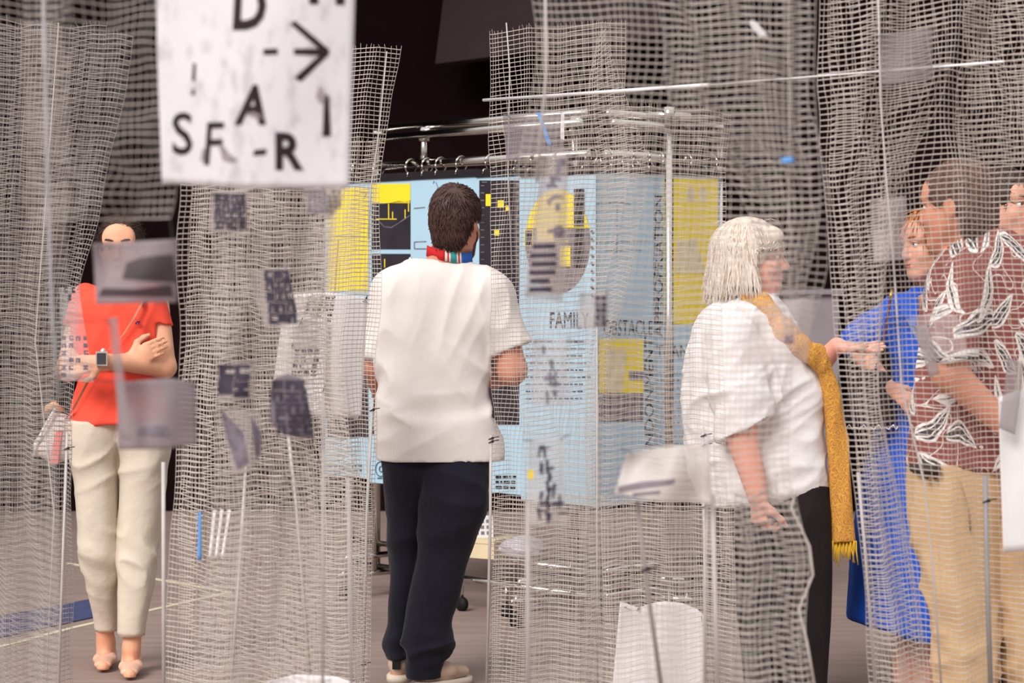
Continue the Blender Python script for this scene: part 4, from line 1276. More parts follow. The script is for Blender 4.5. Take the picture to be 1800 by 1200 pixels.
    nt.links.new(tc.outputs['Object'], add.inputs[1]); nt.links.new(wv.outputs['Color'], add.inputs[2])
    nt.links.new(add.outputs[0], vo.inputs['Vector'])
    rp = nt.nodes.new('ShaderNodeValToRGB'); cr = rp.color_ramp
    cr.elements[0].position = 0; cr.elements[0].color = srgb(214, 164, 62)
    cr.elements[1].position = 1; cr.elements[1].color = srgb(204, 152, 50)
    for ps, cl in ((.08, srgb(206, 152, 58)), (.14, srgb(176, 108, 62)), (.22, srgb(186, 118, 62)), (.30, srgb(210, 162, 68)), (.45, srgb(190, 112, 66))):
        e = cr.elements.new(ps); e.color = cl
    nt.links.new(vo.outputs['Distance'], rp.inputs[0]); nt.links.new(rp.outputs[0], pr.inputs['Base Color'])
    K = Field(*body_axes((-.10, -.26, .48), (.36, .14, 1.44), 0.0065))
    K.chain([q(1296, 512, .06), q(1292, 514, -.03), q(1312, 516, -.075), q(1338, 536, -.085)], [.018, .020, .022, .022], .02)
    pts = [(1330, 528, -.085, .026), (1350, 556, -.115, .024), (1376, 582, -.15, .024), (1404, 606, -.165, .022), (1432, 624, -.15, .022), (1448, 645, -.14, .022)]
    for a, b2 in zip(pts[:-1], pts[1:]):
        K.flat(q(a[0], a[1], a[2]), q(b2[0], b2[1], b2[2]), (a[3], .015), (b2[3], .015), (.5, 0, .85), .05)
    K.loft(p.rows((628, 1432, 1456, -.14, .02), (650, 1437, 1464, -.13, .025), (700, 1446, 1478, -.12, .025), (750, 1453, 1488, -.11, .025), (820, 1458, 1495, -.11, .025), (900, 1459, 1501, -.11, .024), (952, 1459, 1506, -.11, .024)), .015)
    so, _, _ = p.emit(K, 'scarf', ms, [(.009, .6, 26, (.12, 0, 1), None)])
    fr = MB()
    for i in range(15):
        x = 1461 + i * 3.1
        y1 = 978 + 18 * R2.random()
        fr.tube([q(x, 950, -.115 - .012 * (i % 2)), q(x + R2.uniform(-1, 1), 966, -.118), q(x + R2.uniform(-4, 4), y1, -.116)], [.0034, .0030, .0020], 5)
    fo = fr.build('fringe', mat('mustard_fringe', srgb(214, 170, 40), .85), so, True); fo['kind'] = 'stuff'

def woman_in_blue():
    p = Person('auburn-haired woman in long cobalt blue dress behind the coarse net', 1590, 8.45)
    q = p.q
    sk = skin('skin_woman_in_blue', 216, 158, 134)
    hair = mat('auburn_hair', srgb(170, 104, 50), 0.5, var=0.35, scale=45, stretch=(4, 4, .6))
    F = Field(*body_axes((-.30, -.26, 0), (.36, .3, 1.74), 0.012, [(-.1, .2, .0055)], [(-.15, .12, .0055)], [(1.4, 1.74, .0055)]))
    hc = q(1634, 430, 0); fw = (-.90, -.42, -.08)
    P = head(F, hc, fw, .98, True)
    F.flat(hc + [.02, .02, -.06], q(1648, 530, .02), (.05, .052), (.062, .06), k=.03)
    F.loft(p.rows((520, 1600, 1690, 0, .07), (560, 1575, 1705, 0, .1), (700, 1580, 1700, 0, .1), (860, 1590, 1680, 0, .09)), .03)
    e, w = q(1502, 605, -.02), q(1560, 680, -.14)
    F.chain([q(1578, 545), e, w], [.048, .042, .027], .02)
    hand(F, w, (.7, -.3, -.5), (0, .6, -.5), .93, .6, 1)
    F.chain([q(1700, 560), q(1716, 690), q(1690, 800, -.1)], [.048, .042, .027], .02)
    hand(F, q(1690, 800, -.1), (-.2, -.2, -1), (1, 0, 0), .93, .4, 1)
    for x in (1588, 1624):
        F.chain([q(x + 10, 880), q(x + 4, 1060), q(x, 1210)], [.085, .055, .036], .03)
        F.cone(q(x, 1218, .02), q(x - 22, 1222, -.15), .034, .026)
    b, V, Fc = p.emit(F, 'body', sk)
    face_bits(p, P, fw, hair, .98, lipc=(186, 100, 92), parent=b)
    r, f, u = frame(fw); R = np.array([r, f, u])
    H = Field(axis(hc[0] - .15, hc[0] + .18, .006), axis(hc[1] - .15, hc[1] + .18, .006), axis(hc[2] - .24, hc[2] + .16, .006))
    H.ell(hc + f * -.018 + u * .040, (.087, .106, .096), R)
    H.ell(hc + f * -.06 - u * .05, (.085, .06, .12), R, .05)
    for sg in (-1, 1): H.flat(hc + r * sg * .074 + f * .0 + u * .03, hc + r * sg * .075 - f * .03 - u * .15, (.045, .024), (.04, .028), f, .03)
    H.ell(hc + f * .11 - u * .04, (.072, .10, .125), R, .02, 'sub')
    ho, HV, HF = p.emit(H, 'hair', hair)
    tufts(p, HV, HF, lambda Pp, N: np.array([0, 0, -1.0]) + 0 * Pp - .3 * f, 1100, .075, .0036, hair, ho, lift=.02, jit=.08)
    D = Field(*body_axes((-.30, -.28, .2), (.36, .28, 1.5), 0.009))
    D.loft(p.rows((503, 1612, 1680, .01, .065), (516, 1592, 1696, 0, .09), (545, 1562, 1712, 0, .11), (600, 1562, 1712, 0, .12), (680, 1568, 1706, 0, .115), (740, 1545, 1706, 0, .13), (820, 1520, 1706, 0, .15), (950, 1504, 1700, 0, .18), (1060, 1498, 1692, 0, .19), (1125, 1494, 1690, 0, .2)), .03)
    D.flat(q(1586, 545), q(1506, 600, -.01), (.065, .06), (.062, .06), (0, 0, 1), .03)
    D.flat(q(1700, 545), q(1712, 640), (.06, .06), (.06, .06), (1, 0, 0), .03)
    a, b2 = q(1497, 1084), q(1650, 1120)
    D.cut(a, (-(b2 - a)[2] * -1, 0, -(b2 - a)[0]))
    D.ell(q(1626, 512, -.10), (.036, .09, .09), None, .01, 'sub')
    do, _, _ = p.emit(D, 'dress', M_cobalt, [(.024, .7, 9, (.08, 0, 1), lambda V: np.clip((1.0 - V[:, 2]) * 2, 0, 1)), (.016, 1.3, 12, (.6, 0, -.7), band(1.25, .2))])
    for sg, px in ((1, (1608, 1592, 1604)), ):
        MB().add([q(1614, 506, -.075), q(1592, 512, -.10), q(1584, 545, -.125), q(1606, 585, -.135), q(1614, 540, -.115)] +
                 [q(1614, 506, -.07), q(1592, 512, -.095), q(1584, 545, -.119), q(1606, 585, -.129), q(1614, 540, -.109)],
                 [(0, 4, 3, 2, 1), (5, 6, 7, 8, 9), (0, 1, 6, 5), (1, 2, 7, 6), (2, 3, 8, 7), (3, 4, 9, 8), (4, 0, 5, 9)]).build('collar', M_cobalt, do)
    M_bs = mat('blue_shoe', srgb(40, 44, 70), .5)
    for x in (1588, 1624):
        hl, to = q(x + 8, 1218, .07), q(x - 26, 1222, -.19); hl[2] = to[2] = .0
        G = Field(axis(to[0] - .07, hl[0] + .07, .007), axis(to[1] - .06, hl[1] + .06, .007), axis(-.01, .12, .007))
        shoe(G, hl, to, .038, .06); p.emit(G, 'shoe', M_bs)
    # handbag on the forearm, chain strap on the shoulder
    bl = q(1528, 700, -.14) + np.array(p.root.location)
    bag = thing('handbag', 'black handbag with a white patterned edge held against the blue dress', 'bag', bl)
    G = Field(axis(-.12, .12, .008), axis(-.08, .08, .008), axis(-.18, .16, .008))
    G.flat((0, 0, .07), (.005, 0, -.07), (.075, .03), (.085, .04), k=.01)
    V, Fc = G.mesh(); obj('body', V, Fc, mat('black_bag', srgb(34, 28, 30), .5), bag)
    mb = MB()
    for i in range(7):
        x0 = -.075 + .025 * i
        mb.tube([(x0 - .012, -.045, -.10), (x0, -.048, -.088 - .01 * (i % 2)), (x0 + .010, -.047, -.104), (x0 + .016, -.044, -.094)], .003, 5)
    mb.build('pattern', M_paper, bag, True)
    chs = MB().tube([q(1568, 512, -.10), q(1562, 545, -.125), q(1556, 585, -.13), q(1545, 630, -.14), q(1536, 660, -.14)], .005, 6)
    co = obj('strap', chs.V, chs.F, mat('dark_red_strap', srgb(96, 36, 38), .5), bag); co.location = Vector(p.root.location) - bag.location
    MB().tube([q(1568, 510, -.105), q(1565, 524, -.12)], .008, 7).build('buckle', M_gold, co, True)

def leaf_mat():
    m = bpy.data.materials.new('leaf_print_cloth'); m.use_nodes = True
    nt = m.node_tree; N, L = nt.nodes, nt.links
    pr = N['Principled BSDF']; pr.inputs['Roughness'].default_value = .85
    uv = N.new('ShaderNodeUVMap'); uv.uv_map = 'cloth'
    def math_(op, a, b=None, c=None):
        n = N.new('ShaderNodeMath'); n.operation = op
        for i, v in enumerate((a, b, c)):
            if v is None: continue
            if isinstance(v, (int, float)): n.inputs[i].default_value = v
            else: L.new(v, n.inputs[i])
        return n.outputs[0]
    base = None
    col_in = None
    def layer(scale, off, Lf, Wf):
        mp = N.new('ShaderNodeMapping'); mp.inputs['Scale'].default_value = (scale, scale * .8, 1); mp.inputs['Location'].default_value = off
        L.new(uv.outputs[0], mp.inputs[0])
        wn_ = N.new('ShaderNodeTexNoise'); wn_.inputs['Scale'].default_value = 1.6; wn_.inputs['Detail'].default_value = 1
        L.new(mp.outputs[0], wn_.inputs['Vector'])
        ad = N.new('ShaderNodeVectorMath'); ad.operation = 'MULTIPLY_ADD'
        L.new(wn_.outputs['Color'], ad.inputs[0]); ad.inputs[1].default_value = (.35, .35, 0); L.new(mp.outputs[0], ad.inputs[2])
        vo = N.new('ShaderNodeTexVoronoi'); vo.voronoi_dimensions = '2D'; vo.inputs['Scale'].default_value = 1; vo.inputs['Randomness'].default_value = .75
        L.new(ad.outputs[0], vo.inputs['Vector'])
        df = N.new('ShaderNodeVectorMath'); df.operation = 'SUBTRACT'
        L.new(ad.outputs[0], df.inputs[0]); L.new(vo.outputs['Position'], df.inputs[1])
        sc = N.new('ShaderNodeSeparateColor'); L.new(vo.outputs['Color'], sc.inputs[0])
        an = math_('MULTIPLY', sc.outputs[0], 6.28)
        ro = N.new('ShaderNodeVectorRotate'); ro.rotation_type = 'Z_AXIS'; L.new(df.outputs[0], ro.inputs['Vector']); L.new(an, ro.inputs['Angle'])
        sx = N.new('ShaderNodeSeparateXYZ'); L.new(ro.outputs[0], sx.inputs[0])
        x, y = sx.outputs[0], sx.outputs[1]
        t = math_('DIVIDE', x, Lf)
        w = math_('MULTIPLY', math_('SUBTRACT', 1.0, math_('MULTIPLY', t, t)), Wf)
        bend = math_('MULTIPLY', math_('MULTIPLY', t, t), .10)
        yy = math_('ADD', y, bend)
        d = math_('SUBTRACT', math_('ABSOLUTE', yy), w)          # < 0 inside the leaf
        inside = math_('LESS_THAN', d, -.028)
        edge = math_('LESS_THAN', math_('ABSOLUTE', math_('ADD', d, .012)), .026)
        inlen = math_('LESS_THAN', math_('ABSOLUTE', t), 1.0)
        vein = math_('LESS_THAN', math_('ABSOLUTE', math_('SUBTRACT', math_('ABSOLUTE', yy), math_('MULTIPLY', w, .38))), .014)
        white = math_('MULTIPLY', math_('MAXIMUM', edge, math_('MULTIPLY', vein, inside)), inlen)
        return inside, white
    i1, w1 = layer(7.4, (0, 0, 0), .52, .17)
    i2, w2 = layer(6.3, (3.3, 1.7, 0), .46, .10)
    # white tendrils
    nz = N.new('ShaderNodeTexNoise'); nz.inputs['Scale'].default_value = 13; nz.inputs['Detail'].default_value = 0
    L.new(uv.outputs[0], nz.inputs['Vector'])
    tend = math_('LESS_THAN', math_('ABSOLUTE', math_('SUBTRACT', nz.outputs[0], .42)), .010)
    mx1 = N.new('ShaderNodeMixRGB'); mx1.inputs[1].default_value = srgb(138, 76, 68); mx1.inputs[2].default_value = srgb(232, 224, 220); L.new(tend, mx1.inputs[0])
    mx2 = N.new('ShaderNodeMixRGB'); mx2.inputs[2].default_value = srgb(70, 66, 68); L.new(math_('MAXIMUM', i1, i2), mx2.inputs[0]); L.new(mx1.outputs[0], mx2.inputs[1])
    mx3 = N.new('ShaderNodeMixRGB'); mx3.inputs[2].default_value = srgb(236, 230, 226); L.new(math_('MAXIMUM', w1, w2), mx3.inputs[0]); L.new(mx2.outputs[0], mx3.inputs[1])
    L.new(mx3.outputs[0], pr.inputs['Base Color'])
    return m

def man_in_leaves():
    p = Person('man in brown leaf-print shirt and beige chinos turned away behind the coarse net', 1735, 7.05)
    q = p.q
    sk = skin('skin_man_in_leaves', 206, 140, 112)
    hair = mat('brown_hair', srgb(108, 82, 70), 0.5, var=0.4, scale=60, stretch=(3, 3, .6))
    F = Field(*body_axes((-.34, -.42, 0), (.40, .32, 1.86), 0.013, [(-.2, .06, .006)], [(-.12, .14, .006)], [(1.5, 1.86, .006)]))
    hc = q(1684, 364, 0); fw = (-.80, .56, -.06)
    P = head(F, hc, fw, 1.04)
    F.flat(hc + [.03, -.01, -.05], q(1722, 440, .0), (.062, .060), (.078, .07), k=.03)
    F.loft(p.rows((440, 1660, 1810, 0, .09), (500, 1640, 1850, 0, .11), (650, 1630, 1855, 0, .12), (790, 1640, 1840, 0, .11)), .03)
    e, w = q(1668, 655, -.23), q(1778, 758, -.26)
    F.chain([q(1700, 500, -.11), e, w], [.05, .050, .034], .02)
    hand(F, w, (1, .1, -.4), (0, 1, 0), 1.0, .5, -1)
    F.chain([q(1845, 500, .1), q(1872, 660, .1), q(1830, 790, -.0)], [.058, .05, .032], .02)
    hand(F, q(1830, 790, 0), (-.3, 0, -1), (0, 1, 0), 1.0, .4, 1)
    F.chain([q(1690, 810), q(1700, 1040), q(1712, 1240)], [.07, .055, .045], .01)
    F.chain([q(1800, 810), q(1815, 1040), q(1825, 1240)], [.07, .055, .045], .01)
    for x in (1715, 1825): F.cone(q(x, 1345, .0), q(x - 60, 1350, .08), .04, .03); F.cone(q(x, 1240), q(x, 1345), .045, .045)
    b, V, Fc = p.emit(F, 'body', sk)
    face_bits(p, P, fw, hair, parent=b)
    r, f, u = frame(fw); R = np.array([r, f, u])
    H = Field(axis(hc[0] - .16, hc[0] + .17, .006), axis(hc[1] - .15, hc[1] + .15, .006), axis(hc[2] - .12, hc[2] + .17, .006))
    H.ell(hc + f * -.014 + u * .042, (.087, .110, .098), R)
    H.ell(hc + f * -.055 - u * .030, (.080, .060, .080), R, .03)
    H.ell(hc + f * .100 - u * .02, (.09, .062, .075), R, .015, 'sub')
    for sg in (-1, 1): H.ell(hc + r * sg * .085 + f * .005 - u * .045, (.03, .045, .055), R, .012, 'sub')
    ho, HV, HF = p.emit(H, 'hair', hair)
    crown = hc - f * .05 + u * .12
    tufts(p, HV, HF, lambda Pp, N: (Pp - crown) + np.array([0, 0, -.05]), 2200, .026, .003, hair, ho, lift=.25, jit=.3)
    # glasses arm
    MB().tube([P(.080, .085, .016), P(.086, .02, .014), P(.085, -.01, .008)], .0022, 6).build('glasses', mat('dark_frame', srgb(50, 44, 44), .4), p.root, True)
    S = Field(*body_axes((-.36, -.36, .88), (.38, .30, 1.62), 0.008))
    S.loft(p.rows((404, 1700, 1765, 0, .06), (418, 1680, 1800, 0, .085), (440, 1655, 1830, 0, .11), (480, 1636, 1858, 0, .13), (560, 1622, 1868, 0, .14), (650, 1610, 1872, 0, .14), (740, 1598, 1874, 0, .14), (820, 1594, 1876, 0, .145)), .02, 2.4)
    S.flat(q(1698, 495, -.12), q(1672, 640, -.225), (.075, .07), (.072, .075), (1, 0, 0), .04)
    S.flat(q(1845, 500, .08), q(1868, 640, .1), (.07, .07), (.07, .07), (1, 0, 0), .03)
    S.cut(q(0, 819), (0, 0, -1))
    zc = q(0, 633, -.22)[2]
    S.put(lambda X, Y, Z: np.maximum(np.maximum(Z - zc, X - q(1715, 0, -.22)[0]), Y + .15) + 0 * X, q(1600, 720, -.40), q(1715, 633, -.16), .004, 'sub')
    S.ell(q(1706, 404, .0), (.060, .07, .035), None, .01, 'sub')
    V, Fc = S.mesh()
    V = folds(V, Fc, [(.016, 1.2, 8, (.4, 0, -1), None), (.012, 1.4, 12, (1, 0, -.3), band(1.1, .15))])
    so = p.part('shirt', V, Fc, leaf_mat()); set_uv(so, V, Fc, q(1735, 0)[0], 0, .24)
    T = Field(*body_axes((-.30, -.24, -.02), (.36, .26, .96), 0.009))
    T.loft(p.rows((808, 1601, 1760, 0, .135), (860, 1601, 1765, 0, .14), (930, 1604, 1760, 0, .13), (1000, 1618, 1757, 0, .12), (1100, 1640, 1752, 0, .105), (1200, 1650, 1752, 0, .10), (1362, 1670, 1750, 0, .09)), .01)
    T.loft(p.rows((808, 1735, 1868, 0, .135), (860, 1738, 1872, 0, .14), (930, 1742, 1872, 0, .13), (1000, 1748, 1872, 0, .12), (1100, 1758, 1872, 0, .105), (1200, 1765, 1870, 0, .10), (1362, 1780, 1862, 0, .09)), .01)
    to, _, _ = p.emit(T, 'chinos', M_chino, [(.024, 1.3, 9, (1, 0, -.45), band(.62, .25)), (.020, 1.4, 11, (1, 0, .4), band(.30, .2)), (.010, 1, 8, (.2, 0, 1), None)])
    p.tuck(b, T, .05, q(0, 822)[2])
    pk = [q(1684, 842, -.142), q(1692, 862, -.147), q(1702, 900, -.145), q(1706, 935, -.140)]
    MB().tube(pk, .0025, 5).build('pocket_seam', mat('chino_seam', srgb(190, 158, 114), .9), to, True)
    bt = MB()
    for i, x in enumerate(np.linspace(1612, 1650, 6)):
        pass
    bt.tube([q(1606, 822, -.05), q(1616, 824, -.105), q(1634, 825, -.128), q(1652, 826, -.137)], .014, 8)
    bt.build('belt', mat('dark_belt', srgb(60, 50, 48), .6), to, True)
    for x, m in ((1628, 0), (1643, 1)):
        c = q(x, 838, -.13)
        MB().tube([c + [0, -.012, 0], c + [0, .01, 0]], .006, 8).build('rivet', mat('rivet', srgb(90, 84, 84), .4, metal=.8), to, True)
    for x in (1715, 1825):
        hl, tt = q(x + 25, 1362, -.03), q(x - 95, 1362, .05); hl[2] = tt[2] = 0
        G = Field(axis(tt[0] - .06, hl[0] + .06, .008), axis(min(hl[1], tt[1]) - .08, max(hl[1], tt[1]) + .08, .008), axis(-.01, .14, .008))
        shoe(G, hl, tt, .045, .08); p.emit(G, 'shoe', M_rubber)

def man_at_edge():
    p = Person('dark-haired man in a dark shirt half hidden at the far right', 1790, 8.85)
    q = p.q
    sk = skin('skin_man_at_edge', 214, 156, 132)
    hair = mat('black_brown_hair', srgb(66, 52, 48), 0.5, var=0.4, scale=60, stretch=(3, 3, .6))
    F = Field(*body_axes((-.30, -.30, 0), (.34, .30, 1.90), 0.013, [(-.16, .12, .006)], [(-.15, .12, .006)], [(1.5, 1.90, .006)]))
    hc = q(1766, 361, 0); fw = (.72, -.70, -.04)
    P = head(F, hc, fw, 1.03)
    F.flat(hc + [-.015, .02, -.06], q(1765, 450, .02), (.06, .06), (.078, .07), k=.03)
    F.loft(p.rows((440, 1700, 1850, 0, .09), (500, 1685, 1870, 0, .11), (650, 1690, 1865, 0, .12), (850, 1690, 1865, 0, .12)), .03)
    F.chain([q(1700, 490), q(1680, 640), q(1700, 760, -.08)], [.06, .05, .032], .02); hand(F, q(1700, 760, -.08), (.1, -.1, -1), (1, 0, 0), 1, .4, 1)
    F.chain([q(1858, 490), q(1876, 640), q(1860, 760, -.08)], [.06, .05, .032], .02); hand(F, q(1860, 760, -.08), (-.1, -.1, -1), (-1, 0, 0), 1, .4, -1)
    for x in (1735, 1820):
        F.chain([q(x, 860), q(x, 1020), q(x, 1175)], [.09, .06, .042], .03); F.cone(q(x, 1180), q(x + 20, 1184, -.14), .035, .028)
    b, V, Fc = p.emit(F, 'body', sk)
    face_bits(p, P, fw, hair, 1.03, lipc=(176, 104, 96), parent=b)
    r, f, u = frame(fw); R = np.array([r, f, u])
    H = Field(axis(hc[0] - .16, hc[0] + .16, .007), axis(hc[1] - .15, hc[1] + .15, .007), axis(hc[2] - .12, hc[2] + .17, .007))
    H.ell(hc + f * -.012 + u * .044, (.088, .112, .098), R)
    H.ell(hc + f * -.055 - u * .020, (.078, .058, .07), R, .03)
    H.ell(hc + f * .105 - u * .015, (.092, .066, .075), R, .015, 'sub')
    for sg in (-1, 1): H.ell(hc + r * sg * .085 + f * .01 - u * .05, (.035, .05, .06), R, .012, 'sub')
    ho, HV, HF = p.emit(H, 'hair', hair)
    crown = hc - f * .05 + u * .12
    tufts(p, HV, HF, lambda Pp, N: (Pp - crown) + np.array([0, 0, -.03]), 700, .03, .0035, hair, ho, lift=.25, jit=.3)
    S = Field(*body_axes((-.32, -.22, .74), (.34, .22, 1.62), 0.012))
    S.loft(p.rows((425, 1745, 1800, 0, .06), (440, 1715, 1830, 0, .09), (470, 1690, 1860, 0, .12), (600, 1682, 1872, 0, .135), (840, 1680, 1876, 0, .135)), .02)
    S.flat(q(1712, 490), q(1684, 620), (.07, .07), (.065, .065), k=.03); S.flat(q(1850, 490), q(1874, 620), (.07, .07), (.065, .065), k=.03)
    S.cut(q(0, 835), (0, 0, -1))
    p.emit(S, 'shirt', mat('charcoal_cloth', srgb(62, 62, 70), .9, bump=.2), [(.008, 1.2, 9, (.4, 0, -1), None)])
    T = Field(*body_axes((-.30, -.2, .02), (.32, .2, .88), 0.012))
    T.loft(p.rows((815, 1688, 1785, 0, .13), (950, 1692, 1778, 0, .11), (1178, 1705, 1768, 0, .08)), .01)
    T.loft(p.rows((815, 1775, 1868, 0, .13), (950, 1780, 1864, 0, .11), (1178, 1788, 1852, 0, .08)), .01)
    p.emit(T, 'trousers', M_navy, [(.008, 1.2, 9, (.3, 0, 1), None)])
    for x in (1735, 1820):
        hl, tt = q(x - 6, 1180, .07), q(x + 22, 1186, -.19); hl[2] = tt[2] = 0
        G = Field(axis(hl[0] - .08, tt[0] + .08, .009), axis(tt[1] - .06, hl[1] + .06, .009), axis(-.01, .14, .009))
        shoe(G, hl, tt, .045, .08); p.emit(G, 'shoe', M_rubber)

if PEOPLE:
    man_in_tee(); woman_in_red(); woman_in_white(); woman_in_blue(); man_in_leaves(); man_at_edge()

# ------------------------------------------------------------------ hanging nets of glass-fibre mesh
CELL = 0.0148
def smooth_interp(v, xs, ys):
    o = np.interp(v, xs, ys)
    for d in (0.03, 0.06): o = o + np.interp(v - d, xs, ys) + np.interp(v + d, xs, ys)
    return o / 5

class Net:
    """A sheet of coarse mesh: its left and right edges, how far away it hangs, its folds."""
    def __init__(s, label, L, R, d, depth=0.05, nf=1.5, ph=0.0, full=1.25, sag=0.010, r=0.00105, m=None, seed=1, slope=0.0, tilt=0.0, crush=0.0, cell=CELL, bow=0.0, bottom=None):
        s.d, s.depth, s.nf, s.ph, s.seed, s.slope, s.tilt, s.bow = d, depth, nf, ph, seed, slope, tilt, bow
        s.crush, s.sag = crush, sag
        L = sorted([(H0 - (py - YH) * d / FPX, (px - 900) * d / FPX) for py, px in L])
        R = sorted([(H0 - (py - YH) * d / FPX, (px - 900) * d / FPX) for py, px in R])
        s.Lz, s.Lx = np.array([a for a, _ in L]), np.array([b for _, b in L])
        s.Rz, s.Rx = np.array([a for a, _ in R]), np.array([b for _, b in R])
        s.top = max(s.Lz[-1], s.Rz[-1])
        s.z0 = 0.002 if bottom is None else H0 - (bottom - YH) * d / FPX
        s.zl, s.zr = s.Lz[-1], s.Rz[-1]
        w = np.mean(np.interp(np.linspace(0, s.top, 50), s.Rz, s.Rx) - np.interp(np.linspace(0, s.top, 50), s.Lz, s.Lx))
        nu = max(6, int(w * full / cell)); nv = int((s.top - s.z0) / cell)
        s.nu, s.nv = nu, nv
        x0 = (np.mean(s.Lx) + np.mean(s.Rx)) / 2
        s.root = thing('netting', label, 'netting', (x0, d, 0))
        s.o = np.array([x0, d, 0])
        u = np.linspace(0, 1, nu + 1); v = np.linspace(0, 1, nv + 1)
        U, Vv = np.meshgrid(u, v, indexing='ij')
        P = s.at(U, Vv) - s.o                                   # (nu+1, nv+1, 3)
        hx = .72 * r * np.array([[0, -1.15, 0], [0.95, .6, 0], [-0.95, .6, 0]])
        hz = 1.3 * r * np.array([[0, -1.15, 0], [0, .6, 1.1], [0, .6, -1.1]])
        # upright strands, fraying a little past the top weft
        fr = P[:, -1:, :] + np.array([0, 0, 1.0]) * (0.006 + 0.012 * rng.random((nu + 1, 1, 1))) + rng.normal(0, .003, (nu + 1, 1, 3))
        A = np.concatenate([P, fr], 1)
        Vs1 = (A[:, :, None, :] + hx).reshape(-1, 3)
        n1 = A.shape[1]
        F1 = s.quads(nu + 1, n1)
        B = P.transpose(1, 0, 2)
        Vs2 = (B[:, :, None, :] + hz).reshape(-1, 3)
        F2 = s.quads(nv + 1, nu + 1) + len(Vs1)
        me = obj('net_weave', np.concatenate([Vs1, Vs2]), np.concatenate([F1, F2]), m or M_net, s.root)
        me['kind'] = 'stuff'
        s.mesh_o = me
    @staticmethod
    def quads(ns, n):
        i = np.arange(n - 1)
        q = []
        for j in range(3):
            k = (j + 1) % 3
            q.append(np.stack([i * 3 + j, i * 3 + k, (i + 1) * 3 + k, (i + 1) * 3 + j], 1))
        q = np.concatenate(q)
        return (q[None] + (np.arange(ns) * n * 3)[:, None, None]).reshape(-1, 4)
    def at(s, U, V):
        U = np.asarray(U, float); V = np.asarray(V, float)
        ztop = s.zl + (s.zr - s.zl) * U
        k = 1.7 * s.seed
        z = s.z0 + V * (ztop - s.z0)
        wv = fnoise(np.stack([U * 2.2 + k, V * s.top * 3.0, 0 * U + k], -1)) - .5
        z = z + V * (1 - V) * 4 * (wv * s.sag * 2.4) + s.sag * .7 * (fnoise(np.stack([U * 6 + k, V * s.top * 9, 0 * U + 9 + k], -1)) - .5) + s.slope * (U - .5) * np.clip(V * 4, 0, 1)
        zz = np.clip(z, 0, s.top)
        xl = smooth_interp(zz, s.Lz, s.Lx); xr = smooth_interp(zz, s.Rz, s.Rx)
        ph = s.ph + 1.6 * (fnoise(np.stack([0 * U + k, V * s.top * 1.3, 0 * U], -1)) - .5)
        a = 2 * math.pi * (s.nf * U + ph)
        amp = s.depth * (.65 + .7 * fnoise(np.stack([U * 1.5, V * s.top * 1.1, 0 * U + k + 4], -1)))
        y = s.d + amp * np.sin(a) - s.bow * np.sin(math.pi * U) + .012 * (fnoise(np.stack([U * 9 + k, V * s.top * 5, 0 * U], -1)) - .5)
        uw = U + s.crush * np.sin(2 * a) / (4 * math.pi * max(s.nf, .5)) + .018 * (fnoise(np.stack([U * 7 + k, V * s.top * 2.0, 0 * U + 2], -1)) - .5) * np.sin(math.pi * U)
        x = xl + (xr - xl) * uw + .006 * (fnoise(np.stack([U * 0 + 3 + k, V * s.top * 6, 0 * U + 5], -1)) - .5)
        return np.stack([x, y, z], -1)
    def rod(s, pts, r=0.004, dy=-0.012, m=None, ties=(), name='rod'):
        """Stiffening rod threaded through the net: (px, py) pairs at the net's distance."""
        d = s.d - s.depth + dy
        P = [W(px, py, d) - s.o for px, py in pts]
        o = MB().tube(P, r, 7).build(name, m or M_rod, s.root, True)
        for t in ties:
            s.tie(np.interp(t, [p[1] for p in pts], [p[0] for p in pts]), t, d, o)
        return o
    def tie(s, px, py, d=None, parent=None, tail=0.02):
        d = d or s.d - s.depth - .012
        c = W(px, py, d) - s.o
        mb = MB().tube([c + [.007 * math.cos(a), -.007 * math.sin(a), .004 * math.cos(a)] for a in np.linspace(0, 2 * math.pi, 9)], .0018, 5)
        mb.tube([c + [.006, -.004, .002], c + [.006 + tail, -.010, .006]], .0015, 4)
        mb.box(c + [.003, -.010, -.003], c + [.010, -.004, .004])
        return mb.build('zip_tie', M_tie, parent or s.root)

